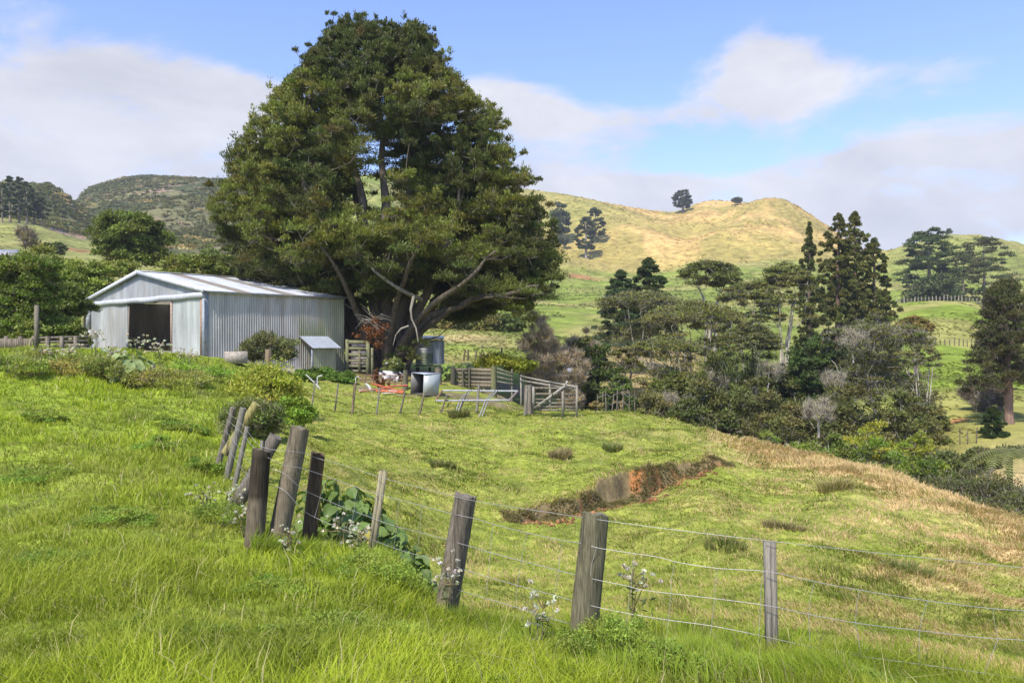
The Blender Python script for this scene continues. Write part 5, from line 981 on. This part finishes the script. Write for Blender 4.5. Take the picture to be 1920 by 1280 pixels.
# lichen and char on two posts
def wpath(pts,off=-.09):
    q=[]
    for px,py in pts:
        d=float(np.interp(px,FPX,FD))+off; q.append(P(px,py,d))
    return np.array(q)
WIRES=[[(425,772),(456,796),(487,842),(563,846),(597,860),(654,874),(719,896),(760,907),(853,930),(898,941),(1095,970),(1240,990),(1434,1013),(1681,1040),(1920,1064),(2080,1080)],
 [(425,786),(452,808),(480,846),(530,872),(567,877),(616,894),(646,905),(706,926),(760,939),(847,963),(898,973),(937,986),(990,999),(1055,1013),(1099,1019),(1118,1027),(1239,1044),(1265,1053),(1346,1066),(1438,1069),(1527,1090),(1612,1106),(1739,1126),(1862,1141),(1920,1144),(2080,1160)],
 [(421,806),(445,836),(476,876),(530,882),(564,916),(597,931),(635,947),(704,973),(744,987),(789,998),(840,1012),(890,1026),(924,1037),(983,1052),(1040,1067),(1106,1084),(1182,1099),(1203,1106),(1338,1121),(1446,1135),(1519,1152),(1619,1170),(1731,1182),(1850,1196),(1920,1199),(2080,1215)],
 [(418,824),(440,860),(474,905),(530,912),(564,954),(588,969),(650,995),(700,1012),(738,1027),(790,1042),(835,1054),(873,1069),(977,1099),(1039,1115),(1103,1134),(1173,1149),(1253,1162),(1334,1172),(1423,1190),(1519,1212),(1615,1230),(1723,1244),(1845,1261),(1920,1272),(2080,1290)],
 [(800,1088),(873,1110),(970,1138),(1070,1170),(1130,1185),(1240,1207),(1400,1235),(1520,1262),(1640,1282)]]
WC=(.46,.44,.40)
def smoothp(p,k=4):
    q=np.linspace(0,len(p)-1,(len(p)-1)*k+1); r=np.stack([np.interp(q,np.arange(len(p)),p[:,i]) for i in range(3)],1)
    for _ in range(2): r[1:-1]=.25*r[:-2]+.5*r[1:-1]+.25*r[2:]
    return r
for i,wp in enumerate(WIRES):
    mb=MB(); tube(mb,smoothp(wpath(wp)),.0021 if i else .0019,4,WC,cap=False); mb.build('wire',M_wire,fence,smooth=True)
def wy(i,px): a=np.array(WIRES[i],float); return float(np.interp(px,a[:,0],a[:,1]))
for xs in [(616,600,590),(646,635,628),(672,664,655),(750,744,738),(792,788,780),(925,920,915),(990,977,970),(1055,1048,1039),(1118,1106,1098),(1190,1184,1176),(1265,1258,1253),(1346,1340,1334),(1432,1426,1423),(1527,1516,1519),(1612,1604,1615),(1739,1724,1723),(1862,1872,1845),(1960,1955,1950)]:
    a,b_,c=xs; mb=MB(); pts=[(a,wy(1,a)),((a+b_)/2-2,(wy(1,a)+wy(2,b_))/2),(b_,wy(2,b_)),((b_+c)/2,(wy(2,b_)+wy(3,c))/2),(c,wy(3,c))]
    if c>900: pts.append((c-3,wy(3,c)+34))
    tube(mb,wpath(pts),.0017,4,(.50,.48,.45),cap=False); mb.build('stay_wire',M_wire,fence)
# mid fence by the yards
f2=thing('wire_fence','low wire fence on thin battens between the paddock and the junk by the yards','fence',G(706,28))
MF=[((583,778),(591,713),26,.030,(.30,.28,.22)),((628,770),(634,719),27.5,.032,(.20,.19,.13)),((660,775),(666,718),27.5,.045,(.24,.17,.11)),((706,777),(712,727),28,.03,(.26,.24,.19)),((750,779),(759,735),28.5,.034,(.17,.15,.11)),((786,777),(796,735),29,.045,(.20,.17,.10)),((826,773),(838,740),29.5,.035,(.2,.17,.12)),((862,764),(876,734),30,.035,(.2,.17,.12)),((894,770),(898,720),30,.055,(.28,.25,.2)),((984,772),(988,730),30.5,.05,(.25,.22,.17))]
for b_,t_,d,r,c in MF:
    g=G(b_[0],d); p1=P(*t_,d); mb=MB(); p0=g+np.array([0,0,0]); ppost(mb,bury(p0,p1,.25),p1,r,c,6,5); mb.build('post',M_wood,f2)
for f_ in (.12,.38,.62,.85):
    pts=[]
    for b_,t_,d,r,c in MF: g=G(b_[0],d); p1=P(*t_,d); pts.append(p1*(1-f_)+g*f_+[0,-.05,0])
    mb=MB(); tube(mb,np.array(pts),.003,3,(.34,.31,.27),cap=False); mb.build('wire',M_wire,f2)
# plank gate beside the shed
pg=thing('plank_gate','mossy green plank gate between the shed corner and the tree trunk','gate',G(672,43.2))
D=43.2
for px,w_,t_ in ((651,.16,636),(690,.18,640),(698,.13,652)):
    mb=MB(); g=G(px,D); beam(mb,g-[0,0,.3],P(px,t_,D),w_,w_,WG,up=(0,1,0)); mb.build('post',M_wood,pg)
mb=MB(); beam(mb,G(674,D-.12)-[0,0,.1],P(674,656,D-.12),.13,.06,(.17,.15,.09),up=(0,1,0)); mb.build('brace',M_wood,pg)
for y_,hh in ((641,.20),(653,.16),(665,.19),(676,.14),(686,.14),(695,.14)):
    mb=MB(); beam(mb,P(652,y_,D-.04),P(690,y_+1,D-.04),.04,hh,WG if y_<670 else (.22,.21,.13)); mb.build('plank',M_wood,pg)
for px0,y_ in ((668,650),(666,661),(672,678)):
    pass
# stacked pale boards seen through it
bp=thing('stacked_boards','pale grey boards stacked behind the plank gate','boards',G(674,44.3))
for y_ in (648,661,672,681):
    mb=MB(); beam(mb,P(658,y_,44.3),P(692,y_,44.3),.05,.16,(.34,.30,.30)); mb.build('board',M_wood,bp)
mb=MB(); beam(mb,G(660,44.4)-[0,0,.2],P(660,644,44.4),.08,.08,WDK); beam(mb,G(688,44.4)-[0,0,.2],P(688,644,44.4),.08,.08,WDK,); mb.build('upright',M_wood,bp)
# paddock rail gate
D=31; rg=thing('rail_gate','weathered wooden rail gate with diagonal brace standing on the paddock brow','gate',G(1041,D))
def gp(px,y_,dd=0): return P(px,y_,D+dd)
for px,r in ((987,.10),(993,.09)):
    mb=MB(); g=G(px,D+.1); ppost(mb,g-[0,0,.3],P(px,722,D+.1),r,(.22,.19,.15),8,5); mb.build('gate_post',M_wood,rg)
for px,t_,w_ in ((1000,724,.09),(1055,724,.09),(1081,726,.08)):
    mb=MB(); g=G(px,D); p=P(px,t_,D); beam(mb,[p[0],p[1]-.06,g[2]-.05],p-[0,.06,0],w_,.05,(.27,.24,.19),up=(0,1,0)); mb.build('upright',M_wood,rg)
for y_ in (727,738,748,755,762,768):
    mb=MB(); beam(mb,gp(998,y_),gp(1083,y_+1),.035,.07 if y_!=748 else .05,(.22,.19,.14)); mb.build('rail',M_wood,rg)
mb=MB(); beam(mb,gp(1002,765,-.12),gp(1058,724,-.12),.04,.085,(.34,.31,.25)); mb.build('diagonal_brace',M_wood,rg)
mb=MB(); beam(mb,gp(1056,727,-.1),gp(1064,714,-.1),.05,.07,(.44,.40,.34)); mb.build('brace_top',M_wood,rg)
mb=MB(); 
rf=thing('rail_fence','grey double rail fence running back behind the rail gate','fence',G(1020,34))
for a,b_,da,db in (((976,705),(1030,716),38,35.5),((976,713),(1032,722),38,35.5),((1030,716),(1082,725),35.5,33),((1032,722),(1082,731),35.5,33)):
    mb=MB(); beam(mb,P(*a,da),P(*b_,db),.04,.07,(.34,.31,.26)); mb.build('rail',M_wood,rf)
for px,d,t_ in ((977,38.05,703),(1031,35.55,714),(1081,33.05,722)):
    mb=MB(); beam(mb,G(px,d)-[0,0,.3],P(px,t_,d),.09,.09,(.28,.25,.2),up=(0,1,0)); mb.build('post',M_wood,rf)
# yard board fence
yf=thing('yard_fence','dark board fence of the stock yards with mossy posts','fence',G(885,40.5))
YP=[(849,41,687,.26,(.09,.085,.06)),(868,41.2,694,.14,(.12,.11,.08)),(880,41.2,690,.14,(.11,.10,.07)),(902,40.8,687,.18,(.10,.09,.06)),(926,39.6,686,.32,(.17,.165,.08)),(960,39.6,692,.10,(.22,.2,.15))]
for px,d,t_,w_,c in YP:
    mb=MB(); g=G(px,d); ppost(mb,g-[0,0,.3],P(px,t_,d),w_/2,c,8,5); mb.build('post',M_wood,yf)
for k,y_ in enumerate((693,700,708,716,722)):
    for (a,da),(b_,db) in (((847,41.2),(880,41.35)),((880,41.35),(926,39.9))):
        mb=MB(); beam(mb,P(a,y_,da),P(b_,y_+(.5 if b_<900 else 1),db),.035,.17,np.array([.20,.165,.115])*(.8+.4*RNG.random())); mb.build('board',M_wood,yf)
for y0,y1 in ((689,700),(696,706),(705,713),(714,720)):
    mb=MB(); beam(mb,P(928,y0,39.6),P(962,y1,39.5),.03,.06,(.22,.2,.15)); mb.build('rail',M_wood,yf)
# left board fence
lf=thing('board_fence','low brown board fence under the vines left of the shed','fence',G(80,31))
for px in np.arange(-40,160,26):
    mb=MB(); g=G(px,31); beam(mb,g-[0,0,.3],P(px,630,31.),.12,.12,(.20,.17,.13),up=(0,1,0)); mb.build('post',M_wood,lf)
pxs=np.arange(-45,62,3.4)
mb=MB()
for px in pxs: beam(mb,P(px,657,30.9),P(px,634+RNG.random(),30.9),.062,.02,np.array([.19,.155,.115])*(.8+.4*RNG.random()),up=(0,1,0))
mb.build('paling_panel',M_wood,lf)
for y_ in (635,643,651):
    mb=MB(); beam(mb,P(62,y_-1,31.1),P(166,y_-4,31.6),.03,.10,(.17,.14,.11)); mb.build('rail',M_wood,lf)
mb=MB(); beam(mb,G(68,29)-[0,0,.3],P(69,572,29),.13,.10,(.17,.15,.11),up=(0,1,0)); tag(mb.build('wooden_post',M_wood,loc=G(68,29)),'tall grey post standing beside the vine thicket','post')
mb=MB(); ppost(mb,G(504,30)-[0,0,.3],P(503,655,30),.13,(.28,.20,.13),9,6); tag(mb.build('wooden_post',M_wood,loc=G(504,30)),'short brown stump behind the yellow flowering shrub','post')
mb=MB(); g=G(443,33.5); a=P(421,676,33.5); 
hexa(mb,[P(421,682,33.2),P(464,682,33.2),P(464,682,34.2),P(421,682,34.2),P(421,659,33.2),P(464,658,33.2),P(464,658,34.2),P(421,659,34.2)],(.34,.29,.24)); tag(mb.build('concrete_block',M_conc,loc=g),'square pale concrete block at the foot of the long shed wall','block')
# knoll fences
kf=thing('knoll_fence','row of old leaning posts on the grassy knoll behind the yards','fence',G(900,66))
for px,t_,by,d,ln in ((872,656,672,66,-4),(878,655,673,66,-2),(894,655,672,67,-4),(902,660,672,67,-3),(907,660,671,67,-3),(905,648,658,74,0),(941,651,669,64,-2),(976,668,680,58,3),(903,648,657,74,0)):
    mb=MB(); p0=P(px+ln,by,d); p0[2]=min(p0[2],Hs(p0[0],p0[1])); ppost(mb,p0-[0,0,.3],P(px,t_,d),.075,(.17,.13,.09),6,4); mb.build('post',M_wood,kf)
def farfence(pts,n,hh,label,col,name='post',w=.12,group='distant wire fences'):
    a=np.array(pts,float); q=np.linspace(0,len(a)-1,n); t=thing('distant_fence',label,'fence',G(a[len(a)//2][0],a[len(a)//2][1]),group); tops=[]
    for k in q:
        px=np.interp(k,np.arange(len(a)),a[:,0]); d=np.interp(k,np.arange(len(a)),a[:,1]); g=G(px,d); h_=hh*(.85+.3*RNG.random()); mb=MB(); ppost(mb,g-[0,0,.3],g+[RNG.normal()*.06,0,h_],w/2,np.array(col)*(.8+.4*RNG.random()),5,3); mb.build('post',M_wood,t); tops.append(g+[0,0,h_*.8])
    for f_ in (0,.35):
        mb=MB(); tube(mb,np.array(tops)-[0,0,f_],.015,3,(.3,.28,.24),cap=False); mb.build('wire',M_wire,t)
farfence([(1682,196),(1720,193),(1760,190),(1800,192),(1840,193),(1900,193)],30,1.7,'pale post fence along the brow of the bright green field',(.33,.28,.21),w=.22)
farfence([(1745,128),(1790,128),(1830,127),(1870,127)],16,1.2,'short dark post fence crossing the foot of the bright green field',(.13,.11,.08),w=.14)
farfence([(1120,34.5),(1150,34.8),(1190,34)],8,.9,'little wire fence on the brow right of the rail gate',(.2,.17,.13),w=.05)
farfence([(1155,62),(1162,63)],2,1.6,'two lone dark posts on the tan slope behind the gate',(.14,.11,.08),w=.12)
farfence([(1800,58),(1830,57)],3,1.1,'few thin posts on the green valley floor at right',(.16,.13,.1),w=.07)
# ------------------------------------------------------------------ hut
hx,hd=811,50.0; hut=thing('tin_hut','tiny raised corrugated iron hut behind the tree trunk','hut',G(806,50.6))
def hp(px,y_,dd=0): return P(px,y_,hd+dd)
mb=MB(); # front of horizontal ribs
for k in range(14):
    y0=641+k*3.2; a=hp(779,y0+1,0); b_=hp(812,y0,0); c=(.82,.83,.84) if k<7 else (.52,.58,.40)
    beam(mb,(a+b_)/2+(a-b_)/2,b_,.03,.09,np.array(c)*(1-.06*(k%2)),up=(0,-.35,1))
mb.build('front_wall',M_iron,hut)
mb=MB(); corr(mb,lambda u,z:hp(812,640,-.05)+np.array([u,.10*u,z]),0,.62,lambda u:-1.42,lambda u:.08,nrmv=(0,-1,0),basecol=(.70,.74,.80)); mb.build('side_wall',M_iron,hut)
mb=MB(); corr(mb,lambda u,z:hp(829,640,.03)+np.array([0,u,z]),0,1.5,lambda u:-1.42,lambda u:.05,nrmv=(1,0,0),basecol=(.4,.42,.45)); mb.build('end_wall',M_iron,hut)
mb=MB(); corr(mb,lambda u,z:hp(779,640,1.53)+np.array([u,0,z]),0,1.7,lambda u:-1.42,lambda u:.1,nrmv=(0,1,0),basecol=(.4,.42,.45)); mb.build('back_wall',M_iron,hut)
mb=MB(); slab(mb,hp(776,637,-.35),hp(832,636,-.35),hp(833,631,1.7),hp(777,631,1.7),(0,0,1),.05,(.60,.60,.58)); beam(mb,hp(777,638.5,-.3),hp(831,638,-.3),.05,.07,(.24,.2,.15)); mb.build('roof',M_roof,hut)
mb=MB(); slab(mb,hp(777,687,-.1),hp(830,687,-.1),hp(830,687,1.5),hp(777,687,1.5),(0,0,1),.08,(.36,.40,.24)); mb.build('floor_edge',M_wood,hut)
for px,dd in ((782,.1),(806,.1),(826,.1),(784,1.35),(826,1.35)):
    mb=MB(); g=G(px,hd+dd); p=hp(px,688,dd); beam(mb,[p[0],p[1],g[2]-.2],p,.14,.14,(.12,.10,.08),up=(0,1,0)); mb.build('pile',M_wood,hut)
# ------------------------------------------------------------------ metal crate
cr=thing('metal_crate','open ended grey sheet metal box lying on the grass','metal box',G(795,34.3))
B2=P(793,742,34.2); e1=nrm(np.array([-.62,.78,0]))*1.05; e2=nrm(np.array([.78,.62,0]))*.78; hz=np.array([-.0,0,.92]); A2=B2+e1; C2=B2+e2; D2=A2+e2; B=B2+hz+[.05,0,0]; A=A2+hz+[.05,0,.03]; Cc=C2+hz+[.10,0,0]; Dd=D2+hz+[.08,0,.02]
T=.025
def panel(name,a,b,c,d,n,col):
    mb=MB(); slab(mb,a,b,c,d,n,T,col); mb.build(name,M_iron,cr)
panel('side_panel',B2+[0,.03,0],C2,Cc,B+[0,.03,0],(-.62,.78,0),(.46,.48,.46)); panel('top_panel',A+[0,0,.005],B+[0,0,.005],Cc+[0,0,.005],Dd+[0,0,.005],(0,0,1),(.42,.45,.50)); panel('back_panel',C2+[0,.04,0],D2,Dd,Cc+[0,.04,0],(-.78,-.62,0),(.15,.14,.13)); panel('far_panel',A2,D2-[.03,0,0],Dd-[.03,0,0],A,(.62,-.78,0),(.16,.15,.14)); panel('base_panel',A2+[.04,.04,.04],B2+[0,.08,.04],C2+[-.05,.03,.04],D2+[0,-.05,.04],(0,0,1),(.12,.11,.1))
# ------------------------------------------------------------------ leaning aluminium frame
fr=thing('gate_frame','long pale tubular metal gate frame lying tilted on struts','metal frame',G(895,30))
def tb(name,pts,r,col,mat=M_metal): 
    mb=MB(); tube(mb,np.array(pts),r,8,col); mb.build(name,mat,fr,smooth=True)
t0_,t1_=P(829,732,31.2),P(971,733,31.2); b0_,b1_=P(817,751,29.6),P(955,750,29.6)
tb('long_rail',[t0_,t1_],.035,(.42,.42,.42)); tb('long_rail',[b0_,b1_],.035,(.38,.38,.38)); tb('end_rail',[t0_,b0_],.04,(.24,.13,.08),M_rust); tb('end_rail',[t1_,b1_],.04,(.28,.22,.18),M_rust)
for px0,px1,dx in ((879,848,0),(884,853,.0),(928,896,0),(933,901,0)):
    a=P(px0,732,31.15); m_=P((px0+px1)/2-1,749,29.7); g=G(px1,28.9); tb('cross_bar',[a,m_,g-[0,0,.1]],.022,(.30,.29,.27))
# ------------------------------------------------------------------ junk
for (a,b_,da,db,c,lb) in (((697,719),(758,744),36,34.6,(.40,.11,.04),'orange pipe lying diagonally down to the right'),((689,731),(757,731),35.2,35.4,(.36,.12,.06),'orange pipe lying level across the pile'),((674,742),(728,727),34.4,35.6,(.45,.20,.12),'faded orange pipe sloping up to the right'),((705,736),(757,741),35.0,34.5,(.50,.14,.05),'short orange pipe nearest the metal box'),((712,726),(765,722),36.2,36.4,(.38,.10,.06),'dull red bar at the back of the pile')):
    p=P(*a,da);q=P(*b_,db); p[2]=max(p[2],Hs(p[0],p[1])+.06); q[2]=max(q[2],Hs(q[0],q[1])+.06); mb=MB(); tube(mb,[p,(p+q)/2,q],.045,8,c); tag(mb.build('orange_pipe',M_plast,loc=p,smooth=True),lb,'pipe','orange pipes in the junk pile')
for a,b_,da,db,lb in (((672,744),(700,738),34.6,34.9,'white board at the left end of the orange pile'),((728,737),(758,733),34.8,35.0,'pale board under the right of the orange pile'),((716,742),(742,741),34.3,34.4,'greyish white board at the front of the orange pile')):
    p=P(*a,da);q=P(*b_,db); p[2]=Hs(p[0],p[1])+.08;q[2]=Hs(q[0],q[1])+.08; mb=MB(); beam(mb,p,q,.14,.03,(.55,.52,.48)); tag(mb.build('white_board',M_plast,loc=p),lb,'board','white boards in the junk pile')
mb=MB(); V=[]; 
for k in range(9):
    q=k/8; px=683+9*q**.8+ (1 if q>.5 else 0); y_=719+15*q-2*math.sin(q*3); V+=[P(px,y_,35.0),P(px+5.5-2.0*abs(q-.5),y_-.6,34.9),P(px+5.5-2*abs(q-.5),y_-.6,34.93),P(px,y_,35.03)]
f=[]
for k in range(8):
    o_=k*4; f+=[[o_,o_+4,o_+5,o_+1],[o_+2,o_+6,o_+7,o_+3],[o_+1,o_+5,o_+6,o_+2],[o_+3,o_+7,o_+4,o_]]
f+=[[0,1,2,3],[35,34,33,32]]; mb.add(V,f,(.66,.67,.70)); tag(mb.build('curved_sheet',M_plast,loc=G(690,35)),'curved white sheet standing up in the junk pile','sheet')
rh=thing('rusty_rails','low rusty pipe rails and uprights in front of the cow','rails',G(715,38))
for y_ in (704,711,718):
    mb=MB(); tube(mb,[P(668,y_+1,38.3),P(715,y_-.5,38.0),P(765,y_+.5,37.7)],.022,6,(.22,.11,.08)); mb.build('rail',M_rust,rh)
for px in (668,684,700,716,731,740,752,765):
    mb=MB(); g=G(px,38); tube(mb,[g-[0,0,.2],P(px+RNG.normal(),700+RNG.random()*3,38)],.025,6,(.20,.12,.09)); mb.build('upright',M_rust,rh)
mb=MB(); ppost(mb,G(759,37)-[0,0,.2],P(760,694,37),.11,(.15,.14,.09),8,5); tag(mb.build('wooden_post',M_wood,loc=G(759,37)),'dark mossy post left of the metal box','post')
mb=MB(); ppost(mb,G(822,40)-[0,0,.2],P(822,690,40),.17,(.17,.14,.10),8,5); tag(mb.build('wooden_post',M_wood,loc=G(822,40)),'thick brown post behind the metal box','post')
for px,d,hh,lb in ((709,37,.85,'rust brown dead dock beside the rusty rails'),(703,39,.4,'short reddish dead weed under the big tree'),(720,37,.45,'reddish weed between the rusty rails')):
    g=G(px,d); cl=np.array([[g[0]+RNG.normal()*.07,g[1]+RNG.normal()*.07,g[2]+hh*f,.12*(1.2-f),.12] for f in np.linspace(.15,1,9)]); make_plant('dead_weed',lb,'weed',g,cl,60,.05,(.09,.035,.02),r0=.02,group='dead reddish weeds',crown='leaves',trunkname='stems')
hr=thing('hand_rail','thin bent pipe rail sloping down beside the nettles','rail',G(590,33))
mb=MB(); tube(mb,[P(574,702,34),P(601,729,32.5)],.022,6,(.50,.50,.49)); mb.build('slope_rail',M_metal,hr)
mb=MB(); tube(mb,[G(595,33)-[0,0,.2],P(595,708,33),P(597,705,33),P(604,704,33)],.022,6,(.58,.58,.58)); mb.build('upright',M_metal,hr)
mb=MB(); tube(mb,[G(667,36)-[0,0,.2],P(667,708,36),P(668,706,36),P(673,706,36)],.018,6,(.62,.62,.62)); tag(mb.build('bent_pipe',M_metal,loc=G(667,36)),'thin bent white pipe end sticking out of the nettles','pipe')
mb=MB(); V=rdir(60)*[.16,.12,.14]*(.7+.5*RNG.random((60,1))); 
import bmesh
def blob(name,pts,mat,col,loc,label,cat,group=None):
    bm=bmesh.new()
    for p in pts: bm.verts.new(p)
    bmesh.ops.convex_hull(bm,input=bm.verts); bm.verts.ensure_lookup_table(); me=bpy.data.meshes.new(name); 
    for v in [v for v in bm.verts if not v.link_faces]: bm.verts.remove(v)
    bm.to_mesh(me); bm.free(); a=me.attributes.new('Col','FLOAT_COLOR','POINT'); a.data.foreach_set('color',np.tile(np.array([*col,1.0],np.float32),len(me.vertices))); me.materials.append(mat); o=bpy.data.objects.new(name,me); COL.objects.link(o); o.location=loc; return tag(o,label,cat,group)
blob('white_sack',V,M_plast,(.30,.30,.31),P(1068,694,45),'small crumpled white sack caught on the grey brown bush','sack')
# house roof beyond the vines
hs_=thing('house','low house with long pale roof mostly hidden behind the vines','house',G(10,70))
D=70; a=lambda px,y_,dd=0:P(px,y_,D+dd)
mb=MB(); slab(mb,a(-120,480),a(42,480),a(36,471,3),a(-120,471,3),(0,0,1),.15,(.60,.56,.52)); slab(mb,a(-120,471,3.02),a(36,471,3.02),a(42,480,6),a(-120,480,6),(0,0,1),.15,(.60,.56,.52)); mb.build('roof',M_roof,hs_)
mb=MB(); hexa(mb,[a(-118,540,.5),a(36,540,.5),a(36,540,5.5),a(-118,540,5.5),a(-118,481,.5),a(36,481,.5),a(36,481,5.5),a(-118,481,5.5)],(.42,.38,.32)); mb.build('wall',M_conc,hs_)
tk=thing('hilltop_trough','tiny dark stock trough on the skyline at the hill crest','trough',P(1034,368,600))
mb=MB(); p=P(1034,366.5,600); hexa(mb,[p+np.array(q) for q in ((-2,-1,-1.5),(2,-1,-1.5),(2,1,-1.5),(-2,1,-1.5),(-2,-1,.5),(2,-1,.5),(2,1,.5),(-2,1,.5))],(.12,.1,.09)); mb.build('body',M_conc,tk)
mb=MB(); beam(mb,p+[-2,0,.7],p+[2,0,.7],2.2,.3,(.2,.17,.14)); mb.build('rim',M_conc,tk)
# ------------------------------------------------------------------ cow lying behind the rails
def cow():
    g=G(742,40); S_=.62; rot=math.radians(205); ca,sa=math.cos(rot),math.sin(rot)
    vs=[(0,0,.55,.30),(.45,0,.52,.36),(.95,0,.55,.34),(1.25,0,.72,.21),(1.5,-.06,.92,.15),(1.72,-.1,.86,.13),(1.92,-.12,.70,.085),(-.35,0,.55,.24),
        (.95,.32,.22,.12),(1.35,.36,.10,.08),(1.0,.38,.06,.07),(.95,-.32,.22,.12),(1.4,-.32,.10,.08),(-.2,.34,.25,.17),(.35,.48,.10,.09),(-.05,.50,.06,.07),(-.2,-.30,.25,.16),(.25,-.46,.10,.09),
        (1.52,.12,1.0,.04),(1.50,.28,1.0,.045),(1.52,-.24,1.0,.04),(1.50,-.40,1.0,.045),(-.52,0,.62,.04),(-.62,.02,.3,.03),(-.6,.1,.08,.04)]
    es=[(0,1),(1,2),(2,3),(3,4),(4,5),(5,6),(0,7),(2,8),(8,9),(9,10),(2,11),(11,12),(0,13),(13,14),(14,15),(0,16),(16,17),(4,18),(18,19),(4,20),(20,21),(7,22),(22,23),(23,24)]
    V=[((x*ca-y*sa)*S_,(x*sa+y*ca)*S_,z*S_) for x,y,z,_ in vs]; me=bpy.data.meshes.new('cow'); me.from_pydata(V,es,[]); o=bpy.data.objects.new('cow',me); COL.objects.link(o)
    m=o.modifiers.new('skin','SKIN'); 
    for i,(x,y,z,r) in enumerate(vs): me.skin_vertices[0].data[i].radius=(r*S_,r*S_)
    me.skin_vertices[0].data[0].use_root=True
    s=o.modifiers.new('sub','SUBSURF'); s.levels=2; s.render_levels=2
    dg=bpy.context.evaluated_depsgraph_get(); me2=bpy.data.meshes.new_from_object(o.evaluated_get(dg)); bpy.data.objects.remove(o)
    n=len(me2.vertices); co_=np.zeros(n*3,np.float32); me2.vertices.foreach_get('co',co_); co_=co_.reshape(-1,3)
    bl=sst(.44,.47,fbm(co_[:,0]*2.6+3,co_[:,2]*2.6+co_[:,1]*2,201,2)); c=mixc((.62,.58,.54),(.02,.02,.02),bl); 
    if 'Col' in me2.attributes: me2.attributes.remove(me2.attributes['Col'])
    at=me2.attributes.new('Col','FLOAT_COLOR','POINT'); at.data.foreach_set('color',np.concatenate([c,np.ones((n,1))],1).astype(np.float32).ravel()); me2.materials.clear(); me2.materials.append(M_coat)
    me2.polygons.foreach_set('use_smooth',np.ones(len(me2.polygons),bool))
    o=bpy.data.objects.new('cow',me2); COL.objects.link(o); o.location=g; tag(o,'black and white cow lying in the shade of the big tree','cow')
cow()
# ------------------------------------------------------------------ haze
hm,hnt,hout=newmat('haze_air'); pv=hnt.nodes.new('ShaderNodeVolumePrincipled'); pv.inputs['Color'].default_value=(.86,.90,.97,1); pv.inputs['Density'].default_value=.0003; pv.inputs['Anisotropy'].default_value=.2; hnt.links.new(pv.outputs[0],hout.inputs['Volume'])
me=bpy.data.meshes.new('haze'); X0,X1,Y0,Y1,Z0,Z1=-1750,1750,-1750,1750,-40,170
me.from_pydata([(X0,Y0,Z0),(X1,Y0,Z0),(X1,Y1,Z0),(X0,Y1,Z0),(X0,Y0,Z1),(X1,Y0,Z1),(X1,Y1,Z1),(X0,Y1,Z1)],[],[tuple(int(a) for a in f) for f in BOXF]); me.materials.append(hm)
o=bpy.data.objects.new('haze',me); COL.objects.link(o); tag(o,'thin pale blue air haze over the valley and hills','haze',kind='stuff')
